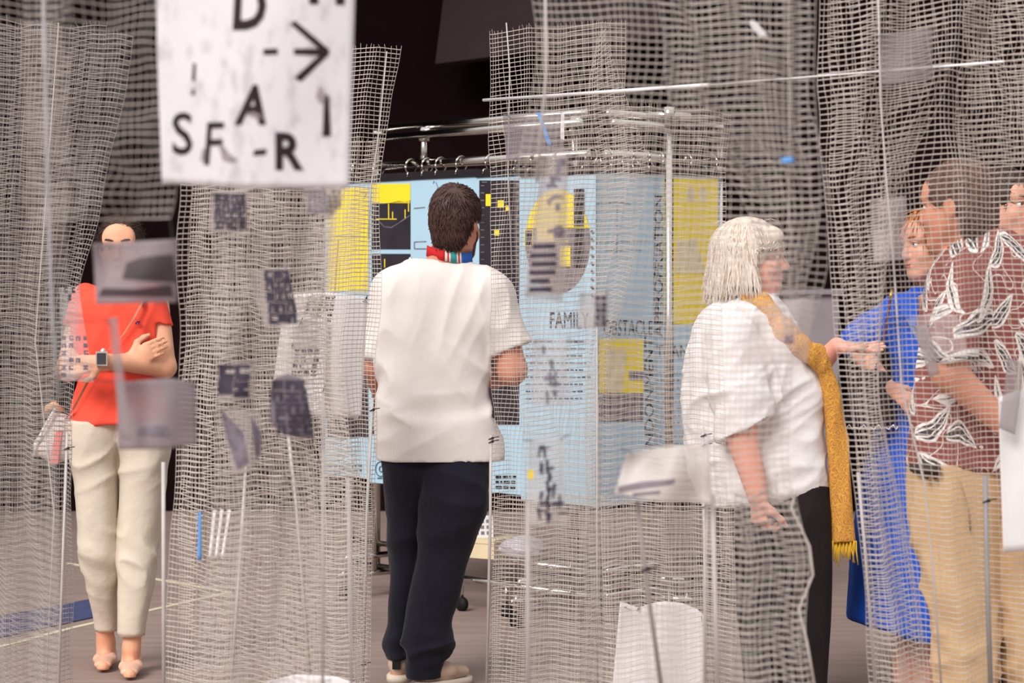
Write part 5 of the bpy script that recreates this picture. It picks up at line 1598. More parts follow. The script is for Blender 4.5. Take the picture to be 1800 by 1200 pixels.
if NETS:
    Y0 = -170
    n1 = n = Net('tall grey net column at the left edge with a frayed free top', [(30, -70), (1230, -40)],
            [(62, 242), (190, 222), (290, 196), (390, 182), (450, 160), (520, 142), (700, 130), (950, 126), (1230, 120)], 7.3, .07, 2.5, .1, 1.35, .012, r=.0009, seed=1, slope=-.02, crush=.3, m=M_net2)
    n.rod([(103, 40), (62, 600), (95, 900), (80, 1230)], .002, m=M_net2)
    n.rod([(118, 760), (102, 1225)], .004, ties=(788,))
    n = Net('second layer of net folded inside the left column', [(45, -60), (1230, -50)],
            [(50, 190), (300, 160), (420, 140), (600, 128), (900, 122), (1230, 118)], 7.55, .05, 2.5, .5, 1.25, .016, r=.0009, seed=2, slope=.015, crush=.3, m=M_net2)
    n2 = n = Net('soft blurred net hanging above the woman in red, its lower edge at her forehead', [(Y0, 40), (420, 40)],
            [(Y0, 330), (200, 322), (330, 312), (420, 300)], 4.0, .04, 1.6, .3, 1.2, .010, r=.0009, seed=3, crush=.3, bottom=384, cell=.0135, m=M_net2)
    n0 = n = Net('soft blurred net strip running down the left edge of the view', [(Y0, -60), (1230, -70)],
            [(Y0, 120), (560, 128), (700, 108), (1230, 104)], 4.2, .04, 1.2, .5, 1.25, .012, r=.0006, seed=18, crush=.3, cell=.0135)
    n.rod([(72, Y0), (84, 330), (92, 560), (104, 700)], .0035, m=mat('soft_grey_rod', srgb(165, 162, 166), .5))  # grey is the rod's own colour
    n = Net('low inner layer of the sharp middle net column below the posters', [(872, 872), (1230, 862)], [(880, 1056), (1230, 1052)], 8.1, .03, 1.5, .3, 1.4, .016, seed=19, slope=.02, crush=.3)
    n = Net('low layer of net below the hem of the pale blue poster', [(884, 1058), (1230, 1060)], [(876, 1292), (1230, 1288)], 7.62, .035, 2.0, .6, 1.4, .022, seed=20, slope=-.03, crush=.3)
    n3 = n = Net('pale net column left of the man in the white tee, under the lettered banner', [(240, 322), (330, 318), (420, 312), (560, 322), (700, 305), (900, 300), (1230, 285)],
            [(240, 600), (500, 585), (800, 620), (1230, 628)], 6.5, .07, 2.5, .0, 1.45, .022, seed=4, slope=.02, crush=.35)
    n.rod([(432, 820), (420, 1010), (405, 1225)], .004, dy=.0); n.rod([(506, 760), (520, 880), (548, 1225)], .004, dy=.0)
    n.rod([(287, 812), (288, 1225)], .0055, m=M_rod)
    n3b = n = Net('back layer of the pale net column below the lettered banner', [(230, 345), (700, 318), (1230, 300)],
            [(230, 560), (600, 575), (900, 640), (1230, 640)], 7.2, .06, 2.0, .4, 1.5, .026, seed=5, slope=-.03, crush=.3)
    n3c = n = Net('nearest blurred layer of the pale net column below the lettered banner', [(200, 372), (500, 368), (700, 385), (900, 372), (1230, 340)],
            [(200, 612), (440, 575), (700, 552), (880, 560), (1230, 590)], 4.8, .05, 1.5, .6, 1.3, .02, r=.0012, seed=6, slope=.02, crush=.3)
    n.rod([(568, 700), (567, 1225)], .003)
    n.rod([(612, 840), (618, 1225)], .0035)
    n7 = n = Net('sharp net column with a free frayed top right of the lettered banner', [(84, 560), (300, 560), (600, 545), (1230, 560)],
            [(86, 703), (150, 690), (240, 680), (300, 668), (400, 666), (520, 673), (640, 656), (760, 664), (900, 660), (1230, 650)], 8.0, .05, 1.5, .2, 1.35, .006, seed=7, crush=.35)
    n.rod([(680, 90), (664, 250), (652, 330), (648, 420)], .002)
    n.rod([(655, 700), (645, 900), (637, 1225)], .0048, ties=(720, 1166))
    n = Net('inner fold of the sharp net column right of the lettered banner', [(250, 575), (600, 560), (1230, 575)],
            [(250, 668), (420, 655), (600, 640), (900, 655), (1230, 645)], 8.24, .03, 1.2, .7, 1.5, .01, seed=8, slope=.01, crush=.3)
    n9 = n = Net("sharp net column with frayed top right of the white-teed man's head", [(58, 855), (150, 861), (300, 864), (400, 860), (560, 861), (700, 868), (1000, 861), (1230, 854)],
            [(40, 1096), (200, 1100), (300, 1110), (500, 1058), (600, 1050), (1230, 1050)], 7.9, .05, 2.0, .15, 1.25, .006, r=.0009, seed=9, slope=.0, crush=.45)
    n.rod([(890, 40), (896, 120), (893, 300), (900, 480)], .0022, m=M_rod)
    n.rod([(863, 765), (862, 900), (855, 1225)], .005, ties=(770, 776))
    n.rod([(1049, 545), (1050, 1225)], .003)
    n = Net('narrow inner fold running diagonally behind the top of the sharp middle net column', [(60, 1052), (160, 1030), (350, 1060), (700, 1030), (1230, 1030)],
            [(58, 1062), (170, 1100), (300, 1146), (420, 1120), (700, 1056), (1230, 1060)], 8.05, .03, 1.0, .5, 1.3, .012, r=.0009, seed=10, slope=.03, crush=.3)
    n6 = n = Net('wide blurred net reaching above the picture in front of the grey-haired woman', [(Y0, 915), (0, 926), (60, 945), (300, 905), (700, 915), (1230, 925)],
            [(Y0, 1432), (180, 1428), (330, 1444), (420, 1440), (560, 1395), (700, 1390), (830, 1380), (900, 1397), (960, 1428), (1020, 1428), (1080, 1408), (1230, 1425)], 4.7, .04, 2.0, .2, 1.05, .010, r=.00085, seed=11, crush=.3)
    n.rod([(957, Y0), (960, 130), (944, 320)], .003, m=M_rod)
    n.rod([(1385, Y0), (1388, 400), (1392, 600)], .0010, dy=.01, m=M_net2)
    n.rod([(928, 880), (928, 1225)], .0045)
    n.rod([(1244, 765), (1238, 1225)], .003)
    n.rod([(1120, 880), (1136, 1020), (1165, 1225)], .0045, m=mat('grey_rod', srgb(150, 140, 138), .5), ties=(1000,))
    n.rod([(1252, 870), (1262, 1225)], .005)
    n = Net('second blurred net layer hanging from above beside the face of the grey-haired woman', [(Y0, 1130), (200, 1180), (330, 1300), (600, 1385)],
            [(Y0, 1410), (200, 1425), (340, 1450), (500, 1452), (600, 1404)], 4.9, .04, 2.0, .7, 1.2, .012, r=.0011, seed=12, crush=.3, m=M_net2, bottom=585)
    n = Net('low blurred net with a wavy right edge before the black trousers', [(870, 1296), (1230, 1275)],
            [(872, 1398), (890, 1392), (960, 1424), (1010, 1430), (1070, 1405), (1130, 1420), (1230, 1436)], 5.0, .04, 1.6, .7, 1.3, .012, r=.0012, seed=17, crush=.3, m=M_net2)
    n.rod([(1396, 874), (1391, 892), (1423, 960), (1429, 1010), (1404, 1070), (1419, 1130), (1435, 1225)], .0024, m=M_net, name='edge_cord')
    n13 = n = Net('finer net standing before the pale blue poster and the chrome post', [(192, 1100), (400, 1095), (600, 1056), (1230, 1056)],
            [(195, 1290), (320, 1275), (600, 1265), (900, 1275), (1230, 1285)], 7.4, .05, 2.0, .4, 1.25, .016, r=.0006, seed=13, slope=-.02, crush=.35)
    n.rod([(1236, 750), (1240, 1225)], .004, ties=(765, 782, 890))
    n8 = n = Net('large coarse net column at the right, reaching above the picture', [(Y0, 1438), (100, 1443), (250, 1449), (330, 1450), (450, 1462), (600, 1476), (720, 1488), (900, 1506), (1050, 1522), (1230, 1534)],
            [(Y0, 1880), (600, 1880), (1230, 1880)], 6.1, .06, 3.0, .35, 1.1, .012, r=.00105, seed=14, slope=.02, crush=.3)
    n.rod([(1540, Y0), (1548, 180), (1560, 340), (1572, 480), (1585, 680), (1625, 850), (1640, 1000), (1656, 1225)], .0026)
    n.rod([(1508, 830), (1520, 960), (1540, 1225)], .004)
    n.rod([(1732, 836), (1735, 1000), (1742, 1225)], .0062, m=mat('slate_rod', srgb(150, 148, 150), .5), ties=(880,))
    n = Net('inner layer of the coarse right-hand net, gathered at its left edge', [(Y0, 1452), (200, 1462), (320, 1460), (420, 1480), (600, 1492), (900, 1516), (1230, 1545)],
            [(Y0, 1660), (150, 1668), (290, 1600), (480, 1560), (700, 1545), (900, 1590), (1230, 1640)], 6.3, .05, 2.0, .1, 1.3, .02, r=.0010, seed=15, slope=.05, crush=.35)
    n = Net("short layer of the right-hand net ending above the leaf-shirted man's head", [(Y0, 1690), (270, 1685), (300, 1690)],
            [(Y0, 1880), (300, 1880)], 6.25, .04, 1.6, .6, 1.4, .014, r=.0010, seed=16, slope=-.03, crush=.3, bottom=288)

# ------------------------------------------------------------------ sheets, foils and prints fixed to the nets
class Sheet:
    """Thin sheet between a top and a bottom line of (px, py) points at distance d, gently curved."""
    def __init__(s, name, label, cat, top, bot, d, m, wave=0.006, nw=1.3, ph=0.0, group=None, thick=0.0008, nu=18, nv=18, lean=0.0, net=None, at=((.06, .04), (.94, .04))):
        s.top, s.bot, s.d, s.wave, s.nw, s.ph, s.lean = top, bot, d, wave, nw, ph, lean
        c = s.at(.5, .5)
        s.o = c.copy()
        s.root = thing(name, label, cat, c, group)
        u, v = np.meshgrid(np.linspace(0, 1, nu + 1), np.linspace(0, 1, nv + 1), indexing='ij')
        P = s.at(u, v).reshape(-1, 3) - s.o
        B = P + np.array([0, thick, 0])
        n = nv + 1
        idx = np.array([(i * n + j, i * n + j + 1, (i + 1) * n + j + 1, (i + 1) * n + j) for i in range(nu) for j in range(nv)])
        K = len(P)
        rim = [i * n for i in range(nu + 1)] + [nu * n + j for j in range(1, n)] + [i * n + nv for i in range(nu - 1, -1, -1)] + [j for j in range(nv - 1, 0, -1)]
        side = np.array([(rim[i], rim[(i + 1) % len(rim)], K + rim[(i + 1) % len(rim)], K + rim[i]) for i in range(len(rim))])
        s.sheet = obj('sheet', np.concatenate([P, B]), np.concatenate([idx, idx[:, ::-1] + K, side]), m, s.root)
        if net is not None: s.hang(net, at)
    def edge(s, L, u):
        L = np.array(L, float)
        k = np.concatenate([[0], np.cumsum(np.hypot(np.diff(L[:, 0]), np.diff(L[:, 1])))]); k /= k[-1]
        return np.interp(u, k, L[:, 0]), np.interp(u, k, L[:, 1])
    def at(s, U, V):
        U, V = np.asarray(U, float), np.asarray(V, float)
        tx, ty = s.edge(s.top, U); bx, by = s.edge(s.bot, U)
        px, py = tx + (bx - tx) * V, ty + (by - ty) * V
        y = s.d + s.wave * np.sin(2 * math.pi * (s.nw * U + s.ph) + 1.2 * V) + s.wave * .5 * np.sin(5 * V + 3 * U + s.ph * 9) + s.lean * V
        return np.stack([(px - 900) * s.d / FPX, y, H0 - (py - YH) * s.d / FPX], -1)
    def uv(s, px, py):
        u = v = .5
        for _ in range(6):
            tx0, ty0 = s.edge(s.top, np.array([0., 1.])); bx0, by0 = s.edge(s.bot, np.array([0., 1.]))
            xl, xr = tx0[0] + (bx0[0] - tx0[0]) * v, tx0[1] + (bx0[1] - tx0[1]) * v
            u = (px - xl) / (xr - xl)
            uc = min(max(u, 0), 1)
            ty = s.edge(s.top, uc)[1]; by = s.edge(s.bot, uc)[1]
            v = (py - ty) / (by - ty)
        return u, v
    def p(s, px, py, off=.0012):
        u, v = s.uv(px, py)
        return s.at(u, v) - s.o - np.array([0, off, 0])
    def polys(s, name, polys, m, off=.0012, stuff=False):
        T = []
        for pl in polys:
            for i in range(1, len(pl) - 1): T.append((pl[0], pl[i], pl[i + 1]))
        o = s.tris(T, off).build(name, m, s.root)
        if stuff: o['kind'] = 'stuff'
        return o
    def tris(s, T, off, L=9.0):
        mb = MB(); T = list(T)
        while T:
            t = T.pop()
            e = [math.hypot(t[i][0] - t[(i + 1) % 3][0], t[i][1] - t[(i + 1) % 3][1]) for i in range(3)]
            k = e.index(max(e))
            if e[k] > L:
                a, b_, c = t[k], t[(k + 1) % 3], t[(k + 2) % 3]
                mid = ((a[0] + b_[0]) / 2, (a[1] + b_[1]) / 2)
                T += [(a, mid, c), (mid, b_, c)]
            else:
                mb.add([s.p(x, y, off) for x, y in t], [(0, 1, 2)])
        return mb
    def scrawl(s, x0, y0, x1, y1, n, m, seed=1, w=4.0):
        """Rough brush strokes running up and down in an uneven column."""
        R = random.Random(seed); pl = []
        for i in range(n):
            x, y = R.uniform(x0, x1), R.uniform(y0, y1)
            if R.random() < .55: dx, dy = R.uniform(-3, 3), R.uniform(10, 26)
            else: dx, dy = R.uniform(10, 22), R.uniform(-5, 5)
            l = math.hypot(dx, dy); nx, ny = -dy / l * w * R.uniform(.5, 1), dx / l * w * R.uniform(.5, 1)
            pl.append([(x - nx, y - ny), (x + dx - nx * .6, y + dy - ny * .6), (x + dx + nx * .8, y + dy + ny * .8), (x + nx, y + ny)])
        return s.polys('print', pl, m, stuff=True)
    def text(s, body, x0, y0, x1, y1, m, slant=0.0, bold=.0, rot=0.0, off=.0012):
        G, F = glyphs(body, bold)
        V = []
        cx, cy = (x0 + x1) / 2, (y0 + y1) / 2
        for g in G:
            x = x0 + g[0] * (x1 - x0) + slant * (g[1] - .5); y = y1 - g[1] * (y1 - y0)
            dx, dy = x - cx, y - cy
            V.append((cx + dx * math.cos(rot) - dy * math.sin(rot), cy + dx * math.sin(rot) + dy * math.cos(rot)))
        T = [(V[f[0]], V[f[i]], V[f[i + 1]]) for f in F for i in range(1, len(f) - 1)]
        return s.tris(T, off).build('lettering', m, s.root)
    def blocks(s, x0, y0, x1, y1, nx, ny, m, fill=.75, seed=1, shear=0.0, gap=.2):
        """Stamped block print: a grid of dark squares, each with a letter-like part left blank."""
        R = random.Random(seed)
        pl = []
        cw, ch = (x1 - x0) / nx, (y1 - y0) / ny
        for j in range(ny):
            for i in range(nx):
                if R.random() > fill + .1: continue
                ax, ay = x0 + cw * i + shear * j + R.uniform(-.05, .05) * cw, y0 + ch * j + R.uniform(-.05, .05) * ch
                w, h = cw * (1 - gap), ch * (1 - gap)
                c0, c1 = R.uniform(.3, .45), R.uniform(.55, .7)
                kind = R.randrange(4)
                R_ = lambda a0, b0, a1, b1: pl.append([(ax + a0 * w, ay + b1 * h), (ax + a1 * w, ay + b1 * h), (ax + a1 * w, ay + b0 * h), (ax + a0 * w, ay + b0 * h)])
                if kind == 0: R_(0, 0, 1, c0); R_(0, c0, c0, 1); R_(c1, c0, 1, 1)
                elif kind == 1: R_(0, 0, c0, 1); R_(c0, c1, 1, 1); R_(c0, 0, 1, c0 * .7)
                elif kind == 2: R_(0, 0, 1, .9)
                else: R_(0, 0, 1, c0); R_(0, c1, 1, 1); R_(.3, c0, .7, c1)
        return s.polys('print', pl, m, stuff=True) if pl else None
    def hang(s, net, pts):
        """Wire ties from the sheet back to the net that carries it."""
        V = np.empty(len(net.mesh_o.data.vertices) * 3, np.float32); net.mesh_o.data.vertices.foreach_get('co', V)
        V = V.reshape(-1, 3) + net.o
        for u, v in pts:
            a = s.at(u, v)
            k = np.argmin(((V - a) ** 2 * [1, .3, 1]).sum(1))
            o = MB().tube([a - s.o + [0, -.004, 0], a - s.o + [0, .002, .002], V[k] - s.o], .0010, 5).build('wire_tie', M_tie, s.root)
    def tie(s, px, py, w=8, r=.0016):
        c = s.p(px, py, .006)
        k = s.d / FPX
        mb = MB().tube([c + [-w * k * .3, 0, -w * k * .5], c + [0, -.004, 0], c + [w * k * .2, -.002, w * k * .6]], r, 5)
        mb.box(c + [-.003, -.004, -.003], c + [.003, .002, .003])
        return mb.build('zip_tie', M_tie, s.root)

def smudge_mat(name, base, ink, amt=.5, scale=9.0, seed=0.0):
    m = mat(name, base, .9, var=.03, scale=12, trans=.12)
    nt = m.node_tree
    p = nt.nodes['Principled BSDF']
    old = p.inputs['Base Color'].links[0].from_socket
    tc = nt.nodes.new('ShaderNodeTexCoord'); mp = nt.nodes.new('ShaderNodeMapping')
    mp.inputs['Location'].default_value = (seed, seed, seed); mp.inputs['Scale'].default_value = (1.6, 1, .7)
    n1 = nt.nodes.new('ShaderNodeTexNoise'); n1.inputs['Scale'].default_value = scale; n1.inputs['Detail'].default_value = 6; n1.inputs['Roughness'].default_value = .65
    n2 = nt.nodes.new('ShaderNodeTexNoise'); n2.inputs['Scale'].default_value = scale * 4; n2.inputs['Detail'].default_value = 3
    mul = nt.nodes.new('ShaderNodeMath'); mul.operation = 'MULTIPLY'
    rp = nt.nodes.new('ShaderNodeValToRGB'); rp.color_ramp.elements[0].position = .27; rp.color_ramp.elements[1].position = .42
    rp.color_ramp.elements[1].color = (amt, amt, amt, 1)
    mx = nt.nodes.new('ShaderNodeMixRGB'); mx.inputs[2].default_value = ink
    nt.links.new(tc.outputs['Object'], mp.inputs[0]); nt.links.new(mp.outputs[0], n1.inputs['Vector']); nt.links.new(mp.outputs[0], n2.inputs['Vector'])
    nt.links.new(n1.outputs[0], mul.inputs[0]); nt.links.new(n2.outputs[0], mul.inputs[1])
    nt.links.new(mul.outputs[0], rp.inputs[0]); nt.links.new(rp.outputs[0], mx.inputs[0]); nt.links.new(old, mx.inputs[1])
    nt.links.new(mx.outputs[0], p.inputs['Base Color'])
    return m

M_cloth = smudge_mat('smudged_banner_cloth', srgb(226, 223, 228), srgb(150, 142, 150), .38, 9.0)
M_paint = mat('black_paint', srgb(44, 30, 36), .8, var=.3, scale=30)
M_wash = mat('grey_wash', srgb(150, 140, 146), .9, var=.2, scale=40)
M_stamp = mat('violet_black_stamp', srgb(66, 60, 74), .85, var=.3, scale=60)
M_stamp2 = mat('faded_stamp', srgb(118, 110, 120), .85, var=.3, scale=60)
M_haze = haze_mat('milky_foil', srgb(152, 142, 144), .46, .5, .2, 9)
M_haze2 = haze_mat('dusky_foil', srgb(52, 40, 46), .72, .5, .25, 9)
M_veil = haze_mat('dusky_veil', srgb(142, 128, 134), .74, .5, .15, 9)
M_hazel = haze_mat('pale_foil', srgb(180, 170, 168), .36, .4, .2, 9)
M_clear = haze_mat('clear_foil', srgb(205, 200, 200), .22, .15, .3, 14)
M_glint = haze_mat('glint_white', srgb(240, 240, 245), .8, .08, .2, 14)  # near-white, mostly opaque: glints of clear plastic put into the colour
M_bluestrip = mat('blue_strip', srgb(96, 150, 215), .5)

if NETS:
    # the lettered banner
    b = Sheet('banner', 'white smudged cloth banner with scattered black stencil letters hanging in front', 'banner',
              [(266, -190), (450, -186), (630, -182)], [(283, 321), (340, 325), (430, 331), (540, 331), (612, 329)], 3.9, M_cloth, .012, .9, .1, nu=30, nv=40)
    b.text('D', 412, -28, 470, 54, M_paint, slant=4, bold=.034)
    b.text('H', 545, -70, 606, 9, M_paint, bold=.034)
    b.text('A', 418, 150, 474, 220, M_paint, slant=10, bold=.034)
    b.text('R', 485, 233, 534, 299, M_paint, bold=.036)
    b.text('S', 302, 197, 338, 272, M_paint, bold=.012)
    b.text('F', 362, 215, 392, 290, M_paint, slant=6, bold=.006)
    b.polys('stroke', [[(566, 240), (581, 238), (578, 168), (570, 166)]], M_paint)
    b.polys('dash', [[(465, 98), (490, 97), (490, 87), (465, 88)]], M_paint)
    b.polys('arrow', [[(518, 97), (566, 98), (566, 86), (518, 87)],
                      [(512, 44), (520, 38), (580, 88), (572, 96)], [(572, 88), (580, 94), (530, 144), (518, 138)]], M_paint)
    b.polys('dash', [[(446, 274), (468, 272), (470, 262), (448, 264)]], M_paint)
    b.polys('stroke', [[(337, 142), (343, 142), (344, 112), (339, 110)], [(336, 168), (341, 166), (342, 156), (337, 158)]], M_paint)
    b.polys('smear', [[(392, 282), (408, 286), (420, 282), (404, 270), (390, 252), (386, 256)], [(352, 282), (358, 284), (360, 262), (356, 260)],
                      [(556, 168), (562, 150), (568, 158), (572, 176), (562, 182)], [(430, 200), (446, 196), (466, 204), (460, 212)]], M_wash)
    # two sheets of paper tied inside the sharp left net
    s = Sheet('paper_sheet', "white paper with stamped letters near its top, tied beside the white-teed man's elbow", 'paper',
              [(514, 513), (580, 514), (646, 522)], [(560, 736), (600, 733), (634, 738)], 8.14, M_paper, .010, 1.2, net=n7)
    s.blocks(540, 520, 592, 568, 5, 5, M_stamp, .8, 3, shear=-2)
    s.tie(644, 524); s.tie(632, 733)
    s = Sheet('paper_sheet', 'white paper with a block of stamped letters at mid height, overlapped by the other sheet', 'paper',
              [(496, 556), (540, 552), (575, 560)], [(478, 690), (530, 726), (570, 732)], 8.10, M_paper, .010, 1.0, .4, net=n7)
    s.blocks(520, 614, 564, 664, 4, 4, M_stamp, .8, 4, shear=-2)
    s.tie(530, 566, 14); s.tie(516, 606); s.tie(570, 684, 10)
    s = Sheet('paper_sheet', 'blank white paper with a wavy top edge, low in front of the middle net', 'paper',
              [(1090, 1056), (1112, 1065), (1124, 1068), (1144, 1060), (1166, 1056), (1200, 1060), (1228, 1072), (1240, 1084)], [(1072, 1260), (1160, 1262), (1243, 1260)], 7.50, M_paper, .010, 1.5, nu=30, net=n13)
    s.tie(1122, 1070, 8); s.tie(1238, 1094, 10)
    s = Sheet('paper_sheet', 'blank white paper whose curved top just shows at the bottom of the pale net column', 'paper',
              [(466, 1198), (520, 1186), (590, 1188), (626, 1200)], [(466, 1270), (626, 1270)], 6.37, M_paper, .008, 1.0, net=n3)
    s = Sheet('paper_sheet', 'white paper taped to the right-hand net before the beige chinos', 'paper',
              [(1755, 698), (1790, 686), (1830, 688)], [(1764, 972), (1800, 968), (1840, 966)], 5.96, M_paper, .006, .8, net=n8)
    s = Sheet('tape', 'strip of clear tape above the paper on the right-hand net', 'tape', [(1772, 626), (1800, 640)], [(1756, 752), (1784, 764)], 5.92, M_haze, .002, .5, nu=6, nv=10, net=n8)
    s = Sheet('foil', 'crinkled clear foil with one bright edge pinned over the leaf-print shirt', 'foil', [(1592, 560), (1660, 544), (1690, 560)], [(1628, 628), (1666, 626), (1702, 630)], 5.96, M_clear, .006, 1.5, net=n8)
    s = Sheet('tape', 'strip of matte tape hanging from the foil over the leaf-print shirt', 'tape', [(1606, 572), (1632, 570)], [(1634, 664), (1652, 656)], 5.92, M_haze, .003, .5, nu=6, nv=10, net=n8)
    s = Sheet('foil', 'milky foil in front of the face of the woman in blue', 'foil', [(1528, 350), (1592, 344)], [(1536, 462), (1596, 456)], 5.96, bpy.data.materials['thin_foil'] if 'thin_foil' in bpy.data.materials else haze_mat('thin_foil', srgb(190, 178, 178), .24, .5, .4, 9), .004, 1, net=n8)
    # soft foils close to the camera
    s = Sheet('foil', 'dusky foil with broad dark strokes in front of the face of the woman in red', 'foil', [(162, 428), (312, 420)], [(168, 535), (310, 532)], 3.90, M_veil, .006, 1, net=n2)
    s.polys('print', [[(172, 520), (305, 522), (300, 500), (240, 508), (180, 506)], [(215, 490), (310, 496), (305, 446), (250, 452), (222, 462)]], M_haze2)
    s = Sheet('foil', 'milky foil hanging at the hip of the woman in red', 'foil', [(205, 672), (300, 664), (345, 672)], [(206, 790), (300, 788), (345, 780)], 4.09, M_veil, .006, 1, net=n0)
    s.polys('print', [[(240, 764), (300, 766), (296, 748), (244, 750)]], M_stamp2)
    s = Sheet('tape', 'thin grey tape strip hanging across the hands of the woman in red', 'tape', [(190, 560), (206, 556)], [(212, 770), (232, 775)], 4.05, M_haze, .003, .5, nu=6, nv=12, net=n0)
    s = Sheet('foil', 'narrow foil printed with rows of letters over the crossed arm of the woman in red', 'foil', [(104, 505), (138, 502)], [(108, 668), (164, 672)], 7.16, M_clear, .004, 1, net=n1)
    s.blocks(108, 590, 160, 668, 4, 6, M_stamp2, .5, 7, gap=.4); s.blocks(112, 505, 134, 530, 3, 2, M_stamp, .7, 8)
    s = Sheet('printed_cloth', 'small cloth with a dense violet letter block under the banner', 'cloth', [(368, 338), (440, 334)], [(366, 408), (436, 410)], 4.69, M_hazel, .004, 1, net=n3c)
    s.blocks(376, 340, 434, 404, 4, 4, M_stamp, .95, 9, gap=.08)
    s = Sheet('printed_cloth', 'wrinkled printed cloth at the lower right corner of the banner', 'cloth', [(528, 332), (608, 330)], [(540, 372), (580, 386), (604, 352)], 4.69, M_hazel, .006, 1.5, net=n3c)
    s.blocks(540, 334, 600, 376, 7, 5, M_stamp2, .8, 10)
    s = Sheet('printed_cloth', 'tilted cloth with a dark letter column in the pale net column', 'cloth', [(432, 480), (506, 466)], [(466, 578), (526, 568)], 4.69, M_hazel, .004, 1, net=n3c)
    s.blocks(464, 474, 514, 570, 3, 5, M_stamp, .95, 11, shear=2.2, gap=.06)
    s = Sheet('printed_cloth', 'arch-shaped cloth with a dark grid print in the pale net column', 'cloth', [(474, 690), (482, 664), (506, 656), (530, 664), (540, 690)], [(474, 740), (500, 764), (552, 772)], 4.7, haze_mat('violet_foil', srgb(118, 108, 118), .75, .5, .2, 9), .005, 1, net=n3c)
    s.blocks(482, 668, 546, 766, 3, 5, M_stamp, .95, 12, shear=2, gap=.1)
    s = Sheet('printed_cloth', 'square cloth with a faded violet print left of the arch-shaped cloth', 'cloth', [(380, 640), (448, 636)], [(384, 702), (446, 704)], 4.70, M_hazel, .005, 1, net=n3c)
    s.blocks(384, 640, 440, 698, 2, 2, M_stamp, .95, 13, gap=.04)
    s = Sheet('printed_cloth', 'drooping leaf-like printed scrap below the square violet cloth', 'cloth', [(384, 716), (460, 722)], [(408, 836), (440, 830), (462, 790)], 4.69, M_hazel, .006, 1.2, net=n3c)
    s.polys('print', [[(388, 722), (424, 760), (430, 812), (414, 826), (398, 770)], [(440, 730), (458, 760), (456, 800), (446, 806), (450, 762)]], M_stamp2)
    # centre
    s = Sheet('printed_cloth', 'long hanging scrap with rows of dark letters over the oval poster', 'cloth', [(956, 268), (1000, 262)], [(922, 522), (990, 530)], 4.60, M_hazel, .006, 1.0, net=n6)
    s.scrawl(960, 280, 984, 420, 14, M_stamp2, 15, 5); s.polys('print', [[(932 + R_, y + 9), (932 + R_ + w_, y + 8), (932 + R_ + w_, y), (932 + R_, y + 1)] for y, R_, w_ in ((428, 4, 40), (444, 0, 46), (459, 2, 44), (474, -2, 46), (489, 0, 34), (504, -2, 40))], M_stamp)
    s = Sheet('printed_cloth', 'small printed scrap just left of the word on the pale blue poster', 'cloth', [(1018, 516), (1070, 512)], [(1016, 578), (1068, 576)], 4.60, M_hazel, .004, 1, net=n6)
    s.blocks(1046, 520, 1068, 574, 2, 5, M_stamp, .9, 16)
    s = Sheet('printed_cloth', 'faint hanging scrap below the oval poster picture', 'cloth', [(938, 596), (1000, 594)], [(936, 712), (996, 716)], 4.60, M_clear, .005, 1, net=n6)
    s.scrawl(952, 606, 978, 690, 9, M_stamp2, 17, 4)
    s = Sheet('printed_cloth', 'clear scrap with dark scrawled strokes at the foot of the oval poster', 'cloth', [(930, 770), (990, 766)], [(926, 922), (1000, 926)], 4.59, M_clear, .005, 1, net=n6)
    s.scrawl(948, 776, 968, 830, 9, M_stamp, 18, 3.2); s.scrawl(940, 830, 984, 910, 16, M_stamp, 21, 3.4); s.polys('yellow_dab', [[(928, 826), (938, 826), (937, 842), (928, 842)]], M_yellow)
    s = Sheet('foil', 'pale foil bag with dark brush strokes beside the hem of the white blouse', 'foil', [(1102, 796), (1180, 784), (1248, 780)], [(1080, 868), (1160, 880), (1252, 886)], 4.59, haze_mat('white_foil', srgb(222, 214, 210), .55, .5, .15, 9), .012, 1.2, net=n6)
    s.polys('print', [[(1088, 866), (1150, 852), (1184, 848), (1186, 840), (1130, 846), (1086, 856)], [(1112, 872), (1160, 866), (1160, 860), (1112, 866)]], M_mid)
    s = Sheet('foil', 'thin foil with a few ink spots over the chest of the white blouse', 'foil', [(1330, 538), (1432, 520)], [(1300, 640), (1420, 640)], 4.59, bpy.data.materials['thin_foil'], .005, 1, net=n6)
    s.blocks(1316, 590, 1410, 616, 3, 1, M_stamp2, .5, 19, gap=.5)
    s = Sheet('foil', 'dusky clear foil with a glint painted on its right edge before the rails of the rack', 'foil', [(884, 200), (992, 196)], [(890, 282), (992, 268)], 7.77, haze_mat('lilac_foil', srgb(140, 130, 138), .42, .3, .2, 9), .005, 1, net=n9)
    s.polys('painted_glint', [[(985, 244), (992, 246), (992, 198), (986, 198)]], M_glint)  # white strip paints a glint along the foil's edge
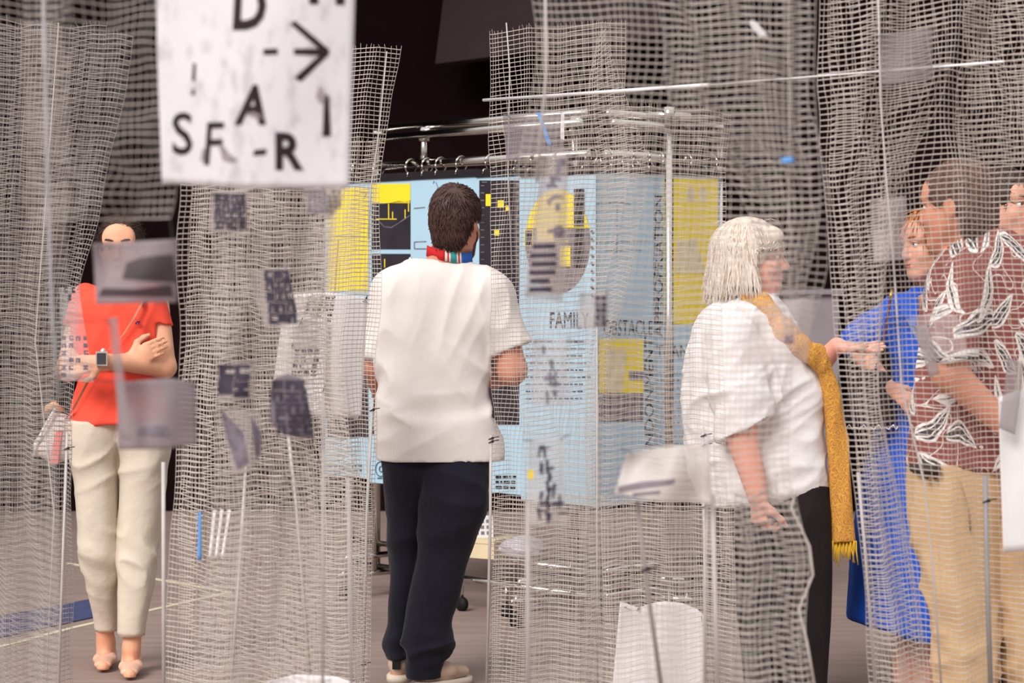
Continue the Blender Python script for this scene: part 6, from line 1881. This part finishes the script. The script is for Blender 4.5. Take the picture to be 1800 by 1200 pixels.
    s.polys('blue_stroke', [[(962, 254), (970, 256), (950, 198), (943, 198)]], M_bluestrip)
    s = Sheet('foil', 'dim grey foil hung over the fold of the right-hand net', 'foil', [(1545, 60), (1640, 50)], [(1550, 150), (1640, 140)], 5.96, haze_mat('dim_foil', srgb(140, 130, 134), .4, .5, .2, 9), .004, 1, net=n8)
    s = Sheet('paper_scrap', 'small torn white paper scrap caught high in the blurred net', 'paper', [(1314, 38), (1326, 36)], [(1338, 68), (1352, 64)], 4.60, M_paper, .003, 1, nu=6, nv=6, net=n6)
    s = Sheet('tape', 'tiny blue tape scrap on the blurred net above the grey-haired woman', 'tape', [(1372, 277), (1396, 275)], [(1374, 287), (1396, 286)], 4.60, M_bluestrip, .001, 1, nu=4, nv=4, net=n6)
    for i, x in enumerate((370, 380, 390)):
        s = Sheet('plastic_strip', ['leftmost of three glossy clear strips', 'middle one of three glossy clear strips', 'rightmost of three glossy clear strips'][i] + ' hanging low in the pale net column', 'strip',
                  [(x + 4 + i * 3, 896), (x + 10 + i * 3, 896)], [(x - 4 + i * 1, 980), (x + 2 + i, 980)], 6.37, M_glint, .002, 1, nu=4, nv=8, net=n3, at=((.5, .05),), group='glossy strips in the net')
    s = Sheet('plastic_strip', 'blue plastic strip hanging left of the glossy clear strips', 'strip', [(348, 900), (354, 900)], [(347, 984), (354, 984)], 6.37, M_bluestrip, .002, 1, nu=4, nv=8, net=n3)
    # long clear rod piercing the middle and right nets
    rd = thing('acrylic_rod', 'long thin pale rod running level through the nets above the racks', 'rod', W(1300, 142, 7.0))
    d0, d1 = 7.75, 5.85
    o = MB().tube([W(850, 176, d0) - np.array(rd.location), W(1245, 149, 6.75) - np.array(rd.location)], .0050, 8).build('tube', mat('bright_acrylic', srgb(240, 238, 240), .2, spec=.6), rd, True)
    o = MB().tube([W(1245, 149, 6.75) - np.array(rd.location), W(1765, 108, d1) - np.array(rd.location)], .0028, 8).build('inner_tube', bpy.data.materials['bright_acrylic'], rd, True)
